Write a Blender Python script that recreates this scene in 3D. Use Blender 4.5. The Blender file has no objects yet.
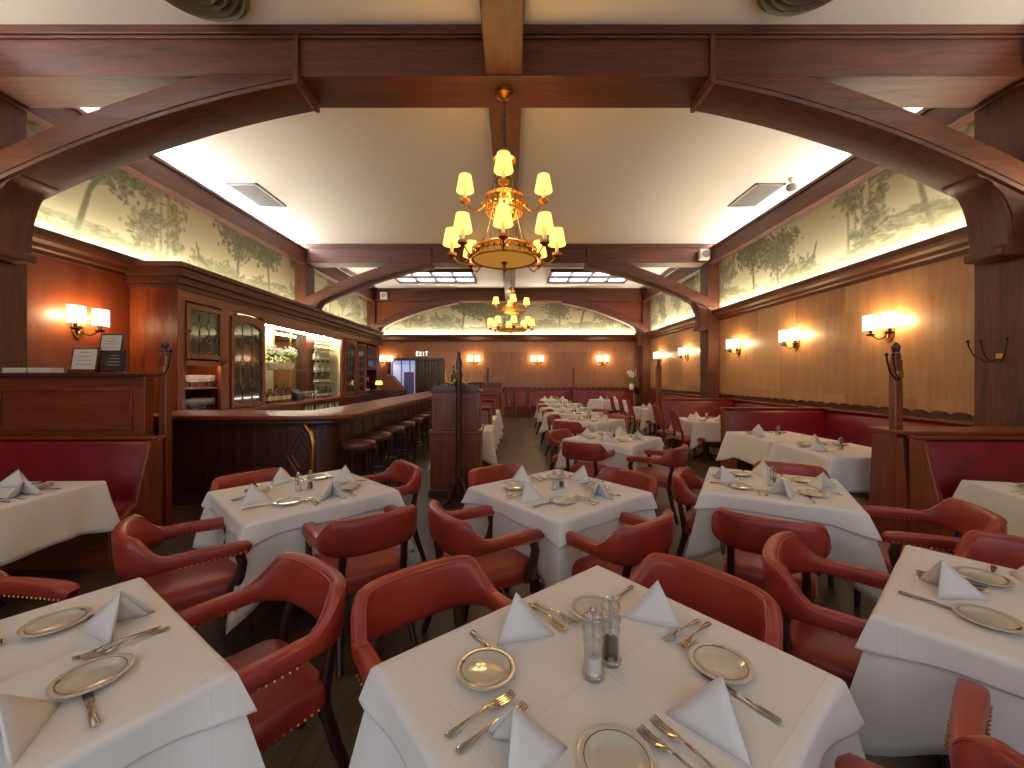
import bpy, bmesh, math, random
import numpy as np
from mathutils import Vector, Matrix
PI = math.pi
random.seed(7)
scn = bpy.context.scene
COL = scn.collection

# ------------------------------------------------------------------ camera, world, large lights, exposure
cam_d = bpy.data.cameras.new('camera'); cam = bpy.data.objects.new('camera', cam_d); COL.objects.link(cam)
cam.location = (0, 0, 1.58); cam.rotation_euler = (PI/2, 0, 0)
cam_d.sensor_width = 36; cam_d.lens = 36*400/1024; cam_d.shift_y = -7/1024; cam_d.clip_start = .02
scn.camera = cam
w = bpy.data.worlds.new('daylight'); scn.world = w; w.use_nodes = True
bg = w.node_tree.nodes['Background']; bg.inputs[0].default_value = (.80, .88, 1, 1); bg.inputs[1].default_value = .85
vs = scn.view_settings; vs.view_transform = 'Standard'; vs.look = 'None'; vs.gamma = 1; vs.use_curve_mapping = False
vs.exposure = 0.68
scn.cycles.max_bounces = 7; scn.cycles.diffuse_bounces = 4; scn.cycles.glossy_bounces = 4; scn.cycles.transmission_bounces = 7
scn.cycles.sample_clamp_indirect = 4; scn.cycles.caustics_reflective = False; scn.cycles.caustics_refractive = False

def lamp(name, loc, power, color=(1, .68, .34), radius=.05, parent=None):
    d = bpy.data.lights.new(name, 'POINT'); d.energy = power; d.color = color; d.shadow_soft_size = radius
    o = bpy.data.objects.new(name, d); COL.objects.link(o); o.location = loc
    if parent: o.parent = parent
    return o

# ------------------------------------------------------------------ materials
def srgb(r, g, b):
    f = lambda c: (c/255/12.92) if c/255 <= .04045 else ((c/255+.055)/1.055)**2.4
    return (f(r), f(g), f(b), 1)

class NT:
    def __init__(s, name):
        s.m = bpy.data.materials.new(name); s.m.use_nodes = True
        s.t = s.m.node_tree; s.b = s.t.nodes['Principled BSDF']
    def n(s, t, **kw):
        x = s.t.nodes.new(t)
        for k, v in kw.items(): setattr(x, k, v)
        return x
    def l(s, a, b): s.t.links.new(a, b)
    def coords(s, scale=(1, 1, 1), rot=(0, 0, 0), kind='Object'):
        tc = s.n('ShaderNodeTexCoord'); mp = s.n('ShaderNodeMapping')
        mp.inputs['Scale'].default_value = scale; mp.inputs['Rotation'].default_value = rot
        s.l(tc.outputs[kind], mp.inputs[0]); return mp.outputs[0]
    def noise(s, co, scale, detail=4, rough=.55, dist=0):
        x = s.n('ShaderNodeTexNoise'); x.inputs['Scale'].default_value = scale; x.inputs['Detail'].default_value = detail
        x.inputs['Roughness'].default_value = rough; x.inputs['Distortion'].default_value = dist
        s.l(co, x.inputs['Vector']); return x.outputs['Fac']
    def ramp(s, fac, stops):
        x = s.n('ShaderNodeValToRGB'); e = x.color_ramp.elements
        while len(e) < len(stops): e.new(.5)
        for i, (p, c) in enumerate(stops): e[i].position = p; e[i].color = c
        s.l(fac, x.inputs[0]); return x.outputs[0]
    def bump(s, h, strength=.2, dist=.01):
        x = s.n('ShaderNodeBump'); x.inputs['Strength'].default_value = strength; x.inputs['Distance'].default_value = dist
        s.l(h, x.inputs['Height']); s.l(x.outputs[0], s.b.inputs['Normal'])
    def set(s, **kw):
        names = dict(color='Base Color', rough='Roughness', metal='Metallic', spec='Specular IOR Level', trans='Transmission Weight', ior='IOR',
                     coat='Coat Weight', coatr='Coat Roughness', sheen='Sheen Weight', ec='Emission Color', es='Emission Strength', alpha='Alpha', sub='Subsurface Weight')
        for k, v in kw.items():
            i = s.b.inputs[names[k]]
            if isinstance(v, bpy.types.NodeSocket): s.l(v, i)
            else: i.default_value = v
        return s

def plain(name, color, rough=.5, **kw): return NT(name).set(color=color, rough=rough, **kw).m
def wood(name, dark, light, axis=2, scale=1.0, rough=.38, coat=.15):
    t = NT(name); sc = [9*scale]*3; sc[axis] = .7*scale
    co = t.coords(sc); a = t.noise(co, 2.2, 6, .6, 1.2)
    co2 = t.coords([k*5 for k in sc]); b = t.noise(co2, 3, 3, .6)
    mx = t.n('ShaderNodeMath', operation='MULTIPLY_ADD'); t.l(b, mx.inputs[0]); mx.inputs[1].default_value = .35; t.l(a, mx.inputs[2])
    c = t.ramp(mx.outputs[0], [(.42, dark), (.62, [ (dark[i]+light[i])/2 for i in range(4)]), (.88, light)])
    t.set(color=c, rough=rough, coat=coat, coatr=.25); t.bump(b, .08, .004); return t.m

M = {}
for ax, nm in enumerate('xyz'):
    M['beam_'+nm] = wood('beam_wood_'+nm, srgb(36, 13, 4), srgb(96, 43, 14), ax, .8, .55, 0)
    M['panel_'+nm] = wood('panel_wood_'+nm, srgb(60, 21, 5), srgb(130, 56, 17), ax, .9, .4, .1)
    M['dark_'+nm] = wood('dark_wood_'+nm, srgb(34, 14, 7), srgb(78, 36, 17), ax, 1, .35, .2)
M['legwood'] = wood('chair_leg_wood', srgb(28, 12, 9), srgb(62, 28, 20), 2, 2, .3, .3)
M['veneer'] = None
def veneer(name, d, l, pw=1.15, ph=1.3, wallaxis=1):
    t = NT(name)
    co = t.coords((5, 5, .6)); a = t.noise(co, 2.0, 5, .6, .6)
    br = t.n('ShaderNodeTexBrick'); br.inputs['Scale'].default_value = 1; br.inputs['Mortar Size'].default_value = .003
    br.inputs['Brick Width'].default_value = pw; br.inputs['Row Height'].default_value = ph; br.offset = .37
    br.inputs['Color1'].default_value = (.36, .36, .36, 1); br.inputs['Color2'].default_value = (.64, .64, .64, 1); br.inputs['Mortar'].default_value = (.42, .42, .42, 1)
    tc = t.n('ShaderNodeTexCoord'); sp = t.n('ShaderNodeSeparateXYZ'); cb = t.n('ShaderNodeCombineXYZ')
    t.l(tc.outputs['Object'], sp.inputs[0]); t.l(sp.outputs[wallaxis], cb.inputs[0]); t.l(sp.outputs[2], cb.inputs[1]); t.l(cb.outputs[0], br.inputs['Vector'])
    m = t.n('ShaderNodeMath', operation='MULTIPLY_ADD'); t.l(a, m.inputs[0]); m.inputs[1].default_value = .3
    m2 = t.n('ShaderNodeMath', operation='MULTIPLY'); t.l(br.outputs['Color'], m2.inputs[0]); m2.inputs[1].default_value = .7; t.l(m2.outputs[0], m.inputs[2])
    t.set(color=t.ramp(m.outputs[0], [(.36, d), (.66, l)]), rough=.42, coat=.12, coatr=.3); return t.m
M['veneer'] = veneer('tan_veneer', srgb(140, 94, 56), srgb(194, 146, 98))
M['veneer_back'] = veneer('back_veneer', srgb(132, 82, 52), srgb(180, 124, 84), wallaxis=0)
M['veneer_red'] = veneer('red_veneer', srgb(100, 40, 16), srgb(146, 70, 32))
def leather(name, c, c2, rough=.38):
    t = NT(name); co = t.coords((1, 1, 1)); a = t.noise(co, 5, 3); f = t.noise(co, 140, 2)
    t.set(color=t.ramp(a, [(.3, c), (.75, c2)]), rough=rough, coat=.12, coatr=.35); t.bump(f, .12, .002); return t.m
M['leather'] = leather('red_leather', srgb(128, 38, 27), srgb(158, 54, 38))
M['bench'] = leather('crimson_vinyl', srgb(100, 8, 22), srgb(130, 16, 30), .32)
M['brownleather'] = leather('brown_leather', srgb(72, 34, 26), srgb(98, 50, 38), .35)
def cloth_mat():
    t = NT('white_linen'); co = t.coords((1, 1, 1))
    wv = t.noise(co, 9, 3, .5)
    tc = t.n('ShaderNodeTexCoord'); sp = t.n('ShaderNodeSeparateXYZ'); t.l(tc.outputs['Object'], sp.inputs[0])
    outs = []
    for i in (0, 1):
        a = t.n('ShaderNodeMath', operation='ABSOLUTE'); t.l(sp.outputs[i], a.inputs[0])
        b = t.n('ShaderNodeMath', operation='PINGPONG'); t.l(a.outputs[0], b.inputs[0]); b.inputs[1].default_value = .2
        c = t.n('ShaderNodeMapRange'); c.inputs['From Max'].default_value = .006; c.inputs['To Min'].default_value = 1; c.inputs['To Max'].default_value = 0
        c.interpolation_type = 'SMOOTHSTEP'; t.l(b.outputs[0], c.inputs[0]); outs.append(c.outputs[0])
    m = t.n('ShaderNodeMath', operation='MAXIMUM'); t.l(outs[0], m.inputs[0]); t.l(outs[1], m.inputs[1])
    s = t.n('ShaderNodeMath', operation='MULTIPLY_ADD'); t.l(m.outputs[0], s.inputs[0]); s.inputs[1].default_value = .35; t.l(wv, s.inputs[2])
    t.set(color=srgb(226, 220, 212), rough=.85, sheen=.15); t.bump(s.outputs[0], .35, .006); return t.m
M['linen'] = cloth_mat()
def napkin_mat():
    t = NT('napkin_linen'); co = t.coords((1, 1, 1)); f = t.noise(co, 14, 3)
    t.set(color=srgb(212, 208, 203), rough=.85, sheen=.1); t.bump(f, .15, .004); return t.m
M['napkin'] = napkin_mat()
def floor_mat():
    t = NT('worn_floor'); co = t.coords((1, 1, 1))
    br = t.n('ShaderNodeTexBrick'); br.inputs['Scale'].default_value = 1; br.inputs['Brick Width'].default_value = .9; br.inputs['Row Height'].default_value = .09
    br.inputs['Mortar Size'].default_value = .002; br.inputs['Color1'].default_value = srgb(72, 60, 50); br.inputs['Color2'].default_value = srgb(98, 84, 70); br.inputs['Mortar'].default_value = srgb(34, 25, 19)
    t.l(t.coords((1, 1, 1), (0, 0, PI/2+.0)), br.inputs['Vector'])
    st = t.noise(t.coords((20, 1.6, 1)), 2, 5, .65); wr = t.noise(co, 1.3, 5, .6)
    g = t.ramp(wr, [(.35, (.55, .5, .45, 1)), (.7, (1.15, 1.12, 1.1, 1))])
    g2 = t.ramp(st, [(.3, (.65, .62, .6, 1)), (.75, (1.2, 1.18, 1.15, 1))])
    mx = t.n('ShaderNodeMixRGB', blend_type='MULTIPLY'); mx.inputs[0].default_value = 1; t.l(br.outputs['Color'], mx.inputs[1]); t.l(g, mx.inputs[2])
    m2 = t.n('ShaderNodeMixRGB', blend_type='MULTIPLY'); m2.inputs[0].default_value = 1; t.l(mx.outputs[0], m2.inputs[1]); t.l(g2, m2.inputs[2])
    t.set(color=m2.outputs[0], rough=t.ramp(wr, [(.3, (.3, .3, .3, 1)), (.8, (.55, .55, .55, 1))])); t.bump(br.outputs['Fac'], -.15, .003); return t.m
M['floor'] = floor_mat()
def plaster():
    t = NT('ceiling_plaster'); f = t.noise(t.coords(), 60, 3)
    t.set(color=srgb(222, 214, 206), rough=.8); t.bump(f, .05, .003); return t.m
M['plaster'] = plaster()
M['steel'] = plain('silver_cutlery', srgb(196, 188, 176), .2, metal=1)
M['brass'] = plain('aged_brass', srgb(186, 140, 62), .28, metal=1)
M['gilt'] = plain('gilt_metal', srgb(168, 112, 40), .35, metal=1)
M['iron'] = plain('black_iron', srgb(44, 32, 26), .4, metal=.7)
M['black'] = plain('black_metal', srgb(18, 16, 15), .45)
M['chrome'] = plain('chrome', srgb(210, 210, 210), .15, metal=1)
M['china'] = plain('cream_china', srgb(192, 184, 164), .1, coat=.5)
M['rimline'] = plain('brown_rim_line', srgb(96, 60, 44), .2)
def thin_clear(name, c, lo=.06, hi=.75, milk=0):
    t = NT(name); t.t.nodes.remove(t.b); out = [n for n in t.t.nodes if n.type == 'OUTPUT_MATERIAL'][0]
    tr = t.n('ShaderNodeBsdfTransparent'); tr.inputs[0].default_value = c; gl = t.n('ShaderNodeBsdfGlossy'); gl.inputs['Roughness'].default_value = .08
    lw = t.n('ShaderNodeLayerWeight'); lw.inputs[0].default_value = .35; mr = t.n('ShaderNodeMapRange'); mr.inputs['To Min'].default_value = lo; mr.inputs['To Max'].default_value = hi
    t.l(lw.outputs['Facing'], mr.inputs[0]); mx = t.n('ShaderNodeMixShader'); t.l(mr.outputs[0], mx.inputs[0]); t.l(tr.outputs[0], mx.inputs[1]); t.l(gl.outputs[0], mx.inputs[2])
    if milk:
        df = t.n('ShaderNodeBsdfDiffuse'); m2 = t.n('ShaderNodeMixShader'); m2.inputs[0].default_value = milk; t.l(mx.outputs[0], m2.inputs[1]); t.l(df.outputs[0], m2.inputs[2]); mx = m2
    t.l(mx.outputs[0], out.inputs[0]); return t.m
M['acrylic'] = thin_clear('clear_acrylic', (.93, .94, .94, 1))
M['glass'] = thin_clear('clear_glass', (.96, .97, .97, 1), .12, .95, .12)
M['pepper'] = plain('peppercorns', srgb(52, 42, 36), .8)
M['salt'] = plain('white_salt', srgb(220, 218, 214), .8)
M['mirror'] = plain('bar_mirror', srgb(205, 210, 195), .03, metal=1)
M['brightener'] = plain('niche_brightener', srgb(222, 214, 170), .15, coat=.5)  # pale colour stands in for bright reflections in the niche mirror
M['leadglass'] = plain('dark_leaded_glass', srgb(58, 62, 54), .08, coat=.6)
M['lead'] = plain('lead_came', srgb(150, 140, 120), .4, metal=.7)
M['white'] = plain('white_paint', srgb(225, 222, 215), .5)
M['pot'] = plain('white_pot', srgb(230, 226, 215), .35)
M['leaf'] = plain('green_leaf', srgb(96, 148, 40), .5)
M['petal'] = plain('white_petal', srgb(240, 240, 230), .6)
M['paper'] = plain('certificate_paper', srgb(214, 202, 178), .6)
M['plaque'] = plain('dark_plaque', srgb(52, 46, 42), .35)
M['grey'] = plain('grey_vent', srgb(128, 122, 114), .5)
M['ventbrown'] = plain('brown_diffuser', srgb(104, 90, 70), .5)
M['ventdark'] = plain('vent_slot', srgb(70, 66, 62), .6)
M['blue'] = plain('blue_paint', srgb(96, 112, 170), .5)
M['red'] = plain('red_paint', srgb(170, 60, 50), .5)
M['ink'] = plain('dark_ink', srgb(70, 40, 34), .5)
for k, c in dict(amber=(150, 88, 20), green=(40, 70, 28), clearb=(214, 214, 200), brown=(60, 34, 18), gold=(196, 150, 60)).items():
    M['b_'+k] = plain('bottle_'+k, srgb(*c), .06, coat=.5, trans=.35)
def glow(name, c, s, base=None): return NT(name).set(color=base or (.8, .8, .8, 1), ec=c, es=s, rough=.6).m
M['shade'] = glow('amber_lamp_shade', (1, .58, .10, 1), 1.6, srgb(236, 190, 90))
M['shade_w'] = glow('white_sconce_shade', (1, .78, .48, 1), 3.2)
M['bowl'] = glow('amber_glass_bowl', (1, .45, .06, 1), .22, srgb(176, 104, 30))
M['tube'] = glow('cove_tube', (1, .93, .74, 1), 80)
M['tube_c'] = glow('ceiling_cove_tube', (.86, .93, 1, 1), 105)
M['tube_d'] = glow('right_cove_tube', (1, .97, .92, 1), 42)
M['tube_b'] = glow('bar_tube', (1, .95, .66, 1), 60)
M['sky'] = glow('skylight_pane', (.88, .93, 1, 1), 3.0)
M['bluelit'] = glow('blue_passage_glow', (.28, .40, .9, 1), .36)  # emission stands in for the blue light beyond the doorway
M['sign'] = glow('lit_sign_face', (1, .88, .66, 1), 1.0)

# ------------------------------------------------------------------ mesh builder
class MB:
    def __init__(s): s.v = []; s.f = []
    def add(s, vs, fs):
        b = len(s.v); s.v += [tuple(v) for v in vs]; s.f += [tuple(b+i for i in f) for f in fs]; return s
    def box(s, x0, x1, y0, y1, z0, z1, mat=None):
        vs = [(x, y, z) for z in (z0, z1) for y in (y0, y1) for x in (x0, x1)]
        if mat: vs = [mat @ Vector(v) for v in vs]
        return s.add(vs, [(0, 2, 3, 1), (4, 5, 7, 6), (0, 1, 5, 4), (2, 6, 7, 3), (0, 4, 6, 2), (1, 3, 7, 5)])
    def rings(s, rs, cap0=True, cap1=True, closed=True):
        n = len(rs[0]); vs = [p for r in rs for p in r]; fs = []
        for i in range(len(rs)-1):
            for j in range(n if closed else n-1):
                k = (j+1) % n; fs.append((i*n+j, i*n+k, (i+1)*n+k, (i+1)*n+j))
        if cap0: fs.append(tuple(reversed(range(n))))
        if cap1: fs.append(tuple((len(rs)-1)*n+j for j in range(n)))
        return s.add(vs, fs)
    def lathe(s, prof, c=(0, 0, 0), n=20, cap0=True, cap1=True, mat=None):
        rs = []
        for r, z in prof:
            ring = [Vector((r*math.cos(2*PI*j/n), r*math.sin(2*PI*j/n), z)) for j in range(n)]
            if mat: ring = [mat @ p for p in ring]
            rs.append([p+Vector(c) for p in ring])
        return s.rings(rs, cap0, cap1)
    def tube(s, path, r, n=8, up=None, cap=True, squash=None):
        """r: radius or list; squash: list of (w,h) half-sizes giving a rounded rectangle section"""
        P = [Vector(p) for p in path]; rs = []
        pu = Vector(up) if up else None
        for i, p in enumerate(P):
            t = (P[min(i+1, len(P)-1)]-P[max(i-1, 0)]).normalized()
            if pu is None:
                pu = Vector((0, 0, 1)) if abs(t.z) < .9 else Vector((1, 0, 0))
            if up: u = Vector(up)
            else: u = pu
            b = t.cross(u)
            if b.length < 1e-5: b = t.cross(Vector((1, 0, 0)))
            b.normalize(); u = b.cross(t).normalized(); pu = u
            ring = []
            for j in range(n):
                a = 2*PI*(j+.5)/n; ca, sa = math.cos(a), math.sin(a)
                if squash:
                    wv, hv = squash[i] if isinstance(squash, list) else squash
                    e = .45; x = wv*math.copysign(abs(ca)**e, ca); y = hv*math.copysign(abs(sa)**e, sa)
                else:
                    rr = r[i] if isinstance(r, (list, tuple)) else r; x = rr*ca; y = rr*sa
                ring.append(p+b*x+u*y)
            rs.append(ring)
        return s.rings(rs, cap, cap)
    def prism(s, poly, a0, a1, axis=1):
        """poly of 2-D points extruded from a0 to a1 along axis (1: (x,z)->y ; 0: (y,z)->x ; 2: (x,y)->z)"""
        def P(p, a): return (p[0], a, p[1]) if axis == 1 else ((a, p[0], p[1]) if axis == 0 else (p[0], p[1], a))
        n = len(poly); vs = [P(p, a0) for p in poly]+[P(p, a1) for p in poly]
        fs = [tuple(range(n)), tuple(reversed(range(n, 2*n)))]+[(i, i+n, (i+1) % n+n, (i+1) % n) for i in range(n)]
        return s.add(vs, fs)
    def sphere(s, c, r, n=8, m=6, sz=1):
        prof = [(max(r*math.sin(PI*i/m), r*.02), -r*sz*math.cos(PI*i/m)) for i in range(m+1)]
        return s.lathe(prof, c, n)
    def build(s, name, mat, parent=None, bevel=0, smooth=38, loc=None, rotz=0, seg=2, weld=False):
        me = bpy.data.meshes.new(name); bm = bmesh.new()
        vv = [bm.verts.new(v) for v in s.v]
        for f in s.f:
            try: bm.faces.new([vv[i] for i in f])
            except ValueError: pass
        if weld: bmesh.ops.remove_doubles(bm, verts=bm.verts, dist=1e-5)
        bmesh.ops.recalc_face_normals(bm, faces=bm.faces)
        if bevel:
            es = [e for e in bm.edges if len(e.link_faces) == 2 and e.calc_face_angle(0) > .6]
            bmesh.ops.bevel(bm, geom=es, offset=bevel, segments=seg, profile=.5, affect='EDGES', clamp_overlap=True)
        for f in bm.faces: f.smooth = bool(smooth)
        if bevel and smooth == 38: smooth = 20
        lim = math.radians(smooth or 1)
        for e in bm.edges: e.smooth = not (len(e.link_faces) == 2 and e.calc_face_angle(0) > lim)
        bm.to_mesh(me); bm.free()
        o = bpy.data.objects.new(name, me); COL.objects.link(o)
        if mat: me.materials.append(M[mat] if isinstance(mat, str) else mat)
        if parent: o.parent = parent
        if loc: o.location = loc
        if rotz: o.rotation_euler.z = rotz
        return o

def tag(o, label=None, cat=None, group=None, kind=None):
    if label: o['label'] = label
    if cat: o['category'] = cat
    if group: o['group'] = group
    if kind: o['kind'] = kind
    return o
def thing(name, label, cat, loc=(0, 0, 0), rotz=0, group=None):
    o = bpy.data.objects.new(name, None); COL.objects.link(o); o.empty_display_size = .1
    o.location = loc; o.rotation_euler = (0, 0, rotz); return tag(o, label, cat, group)
def struct(o): o['kind'] = 'structure'; return o
KIDS = {}
def dup(root, loc, rotz, label, group=None, scale=None):
    if root.name not in KIDS: KIDS[root.name] = [(c, list(c.children)) for c in root.children]
    r = root.copy(); COL.objects.link(r); r.location = loc; r.rotation_euler = (0, 0, rotz); r['label'] = label
    if group: r['group'] = group
    if scale: r.scale = (scale, scale, scale)
    for ch, gs in KIDS[root.name]:
        c = ch.copy(); COL.objects.link(c); c.parent = r
        for g in gs:
            d = g.copy(); COL.objects.link(d); d.parent = c
    return r
class Proto:
    """places the first copy by moving the prototype itself, the others by dup"""
    def __init__(s, root): s.root = root; s.used = False; KIDS[root.name] = [(c, list(c.children)) for c in root.children]
    def put(s, loc, rotz, label, group=None, scale=None):
        if s.used: return dup(s.root, loc, rotz, label, group, scale)
        s.used = True; r = s.root; r.location = loc; r.rotation_euler = (0, 0, rotz); r['label'] = label
        if group: r['group'] = group
        if scale: r.scale = (scale, scale, scale)
        return r
def Rz(a): return Matrix.Rotation(a, 4, 'Z')
ORD = ['first', 'second', 'third', 'fourth', 'fifth', 'sixth', 'seventh', 'eighth', 'ninth', 'tenth', 'eleventh', 'twelfth', 'thirteenth', 'fourteenth']

# ------------------------------------------------------------------ room shell
XL, XR, YB, YF, ZC = -5.65, 5.4, 16.3, -3.2, 5.04
BL, BR = -5.35, 5.1        # faces of posts and long beams
struct(MB().box(XL, XR, YF, YB, -.1, 0).build('floor', 'floor'))
struct(MB().box(XL-.1, XR+.1, YF, YB+.1, ZC, ZC+.1).build('ceiling', 'plaster'))

def painted_mural(name, u0, u1, z0, z1, place, parent, seed):
    """scenic wallpaper: the painting's own colours on a fine grid (pale sky, rolling ground, trees with crowns and trunks)"""
    rng = np.random.default_rng(seed); res = 62
    nu = int((u1-u0)*res); nz = int((z1-z0)*res); H = z1-z0
    U = np.linspace(0, u1-u0, nu); Z = np.linspace(0, H, nz); UU, ZZ = np.meshgrid(U, Z)
    ink = np.zeros((nz, nu)); du = U[1]-U[0]; dz = Z[1]-Z[0]
    def dab(u, z, a, b, ang, dark):
        r = max(a, b); i0, i1 = int((u-r)/du), int((u+r)/du)+2; j0, j1 = int((z-r)/dz), int((z+r)/dz)+2
        i0 = max(i0, 0); j0 = max(j0, 0); i1 = min(i1, nu); j1 = min(j1, nz)
        if i0 >= i1 or j0 >= j1: return
        x = UU[j0:j1, i0:i1]-u; y = ZZ[j0:j1, i0:i1]-z; c, s_ = math.cos(ang), math.sin(ang)
        d = ((x*c+y*s_)/a)**2+((y*c-x*s_)/b)**2
        sub = ink[j0:j1, i0:i1]; m = np.clip(1.4-d, 0, 1)*dark; np.maximum(sub, m, out=sub)
    hill = lambda u: .30+.16*math.sin(u*1.15+seed)+.08*math.sin(u*2.9+1)
    u = 0
    while u < u1-u0:                      # grassy banks drawn in slanting dashes
        hz = hill(u); sl = math.atan(.18*math.cos(u*1.15+seed))+.12
        for k in range(11):
            z = hz*1.15*rng.beta(1.6, 1.1); dab(u+rng.uniform(-.1, .1), z, rng.uniform(.06, .2), rng.uniform(.014, .036), sl+rng.uniform(-.15, .25), rng.uniform(.25, .8))
        u += .07
    def clump(cu, cz, sp, n, dark):
        for _ in range(n):
            dab(cu+rng.normal(0, sp*1.15), cz+rng.normal(0, sp*.8), rng.uniform(.025, .075), rng.uniform(.018, .045), rng.uniform(-1, 1.2), dark*rng.uniform(.45, 1))
    def stroke(p, q, w0, w1, dark):
        for i in range(22):
            t_ = i/21; dab(p[0]+(q[0]-p[0])*t_, p[1]+(q[1]-p[1])*t_, w0+(w1-w0)*t_, (w0+(w1-w0)*t_)*1.4, 0, dark*rng.uniform(.8, 1))
    u = rng.uniform(0, .6); kind = 0
    while u < u1-u0:
        b0 = hill(u)*.75; dk = rng.uniform(.7, 1.0); kind += 1
        if kind % 4 == 2:                 # old columns overgrown with leaves
            h = H*rng.uniform(.7, .9)
            for k in range(4): stroke((u+k*.13, b0), (u+k*.13+.01, b0+h-.2*(k % 2)), .028, .024, dk*.8)
            for k in range(22): clump(u+rng.uniform(-.2, .65), b0+h*rng.uniform(.1, 1.05), .08, 22, dk)
        elif kind % 4 == 3:               # long-tailed bird on a bank, with bushes
            stroke((u, b0+.32), (u+.3, b0+.16), .05, .03, .85); stroke((u, b0+.34), (u-.07, b0+.56), .028, .018, .85); stroke((u+.25, b0+.2), (u+.6, b0-.02), .05, .02, .75)
            for k in range(16): clump(u+rng.uniform(-.2, .9), b0+rng.uniform(-.1, .32), .09, 24, dk)
        else:                             # spreading tree leaning over the bank
            h = H*rng.uniform(.55, .95); ln = rng.uniform(-.2, .5); top = (u+ln*h*.7, b0+h*.75)
            stroke((u, b0-.1), (u+ln*h*.25, b0+h*.4), .05, .035, dk); stroke((u+ln*h*.25, b0+h*.4), top, .035, .02, dk)
            for k in range(rng.integers(26, 40)):
                a_ = rng.uniform(0, 2*PI); r_ = rng.uniform(.05, .45); c_ = (top[0]+r_*1.3*math.cos(a_), top[1]+r_*.75*math.sin(a_))
                if k % 3 == 0: stroke((u+ln*h*.3, b0+h*.45), c_, .018, .01, dk*.9)
                clump(c_[0], c_[1], rng.uniform(.06, .13), 26, dk)
            for k in range(5): clump(u+rng.uniform(-.5, .5), b0+rng.uniform(-.1, .15), .08, 20, dk*.9)
        u += rng.uniform(.75, 1.15)
    tint = .5+.5*np.sin(UU*.8+seed)*np.cos(ZZ*1.3)
    pale = np.array(srgb(204, 194, 156)[:3]); pale2 = np.array(srgb(188, 182, 150)[:3]); dk = np.array(srgb(72, 76, 40)[:3]); dk2 = np.array(srgb(84, 88, 62)[:3])
    m = tint[..., None]; kk = np.clip(ink*.92, 0, 1)[..., None]
    col = (pale*(1-m)+pale2*m)*(1-kk)+(dk*m+dk2*(1-m))*kk
    pts = [place(u0+float(u), z0+float(z)) for z in Z for u in U]
    fs = [(j*nu+i, j*nu+i+1, (j+1)*nu+i+1, (j+1)*nu+i) for j in range(nz-1) for i in range(nu-1)]
    me = bpy.data.meshes.new(name); me.from_pydata(pts, [], fs)
    at = me.color_attributes.new('paint', 'FLOAT_COLOR', 'POINT')
    rgba = np.concatenate([col.reshape(-1, 3), np.ones((nu*nz, 1))], 1).astype(np.float32); at.data.foreach_set('color', rgba.ravel())
    if 'mural' not in M:
        t = NT('mural_paint'); a = t.n('ShaderNodeAttribute', attribute_name='paint'); t.set(color=a.outputs['Color'], rough=.75); M['mural'] = t.m
    me.materials.append(M['mural']); o = bpy.data.objects.new(name, me); COL.objects.link(o); o.parent = parent
    return o

CZ0, CZ1 = 3.04, 3.28     # cornice
def cornice_prof(s, x):    # (offset from wall, z) profile
    P = [(0, CZ0), (.05, CZ0), (.05, CZ0+.05), (.08, CZ0+.07), (.10, CZ0+.12), (.16, CZ0+.15), (.19, CZ0+.19), (.20, CZ1+.03), (.17, CZ1+.03), (.17, CZ1-.02), (0, CZ1-.02)]
    return [(x+s*a, z) for a, z in P]
def side_wall(side, x, s):
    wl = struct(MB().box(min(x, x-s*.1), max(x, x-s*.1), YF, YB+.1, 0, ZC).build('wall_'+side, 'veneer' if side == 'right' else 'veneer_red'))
    poly = cornice_prof(s, x); MB().prism(poly, YF, YB, 1).build('cornice', 'panel_y', wl, smooth=20) if False else None
    n = len(poly); mb = MB(); mb.add([(p[0], YF, p[1]) for p in poly]+[(p[0], YB, p[1]) for p in poly],
        [tuple(range(n)), tuple(range(n, 2*n))]+[(i, (i+1) % n, (i+1) % n+n, i+n) for i in range(n)])
    mb.build('cornice', 'beam_y', wl, smooth=20)
    painted_mural('mural', 1.0, YB, CZ1-.02, ZC-.05, (lambda u, z: (x+s*.004, u, z)), wl, 3 if side == 'right' else 11)
    if side == 'right':          # scalloped wainscot edging along the wall above the benches
        poly = [(3.0, 1.0)]; y = 3.0
        poly = []; step = .24
        k = 0
        while 3.0+k*step < YB-.3:
            c = 3.0+k*step+step/2
            for j in range(7):
                a = PI*(1-j/6); poly.append((c+step*.46*math.cos(a), 1.10+.055*math.sin(a)))
            k += 1
        poly = [(3.0, .9)]+poly+[(poly[-1][0], .9)]
        MB().prism(poly, x-.03, x, 0).build('scalloped_edging', 'dark_y', wl, smooth=0)
    return wl
wall_r = side_wall('right', XR, -1); wall_l = side_wall('left', XL, 1)
wall_b = MB()
DX0, DX1, DZ = -4.95, -2.85, 2.25       # doorway in the back wall
wall_b.box(XL, DX0, YB, YB+.12, 0, ZC); wall_b.box(DX1, XR, YB, YB+.12, 0, ZC); wall_b.box(DX0, DX1, YB, YB+.12, DZ, ZC)
wall_b = struct(wall_b.build('wall_back', 'veneer_back'))
mb = MB(); poly = [(YB-(a), z) for a, z in [(0, CZ0-.02), (.05, CZ0-.02), (.06, CZ0+.05), (.12, CZ0+.12), (.18, CZ0+.17), (.2, CZ1+.02), (.17, CZ1+.02), (.17, CZ1-.03), (0, CZ1-.03)]]
mb.prism(poly, XL, XR, 0); mb.build('cornice', 'beam_x', wall_b, smooth=20)
painted_mural('mural', XL, XR, CZ1, ZC-.05, (lambda u, z: (u, YB-.004, z)), wall_b, 5)

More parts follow.
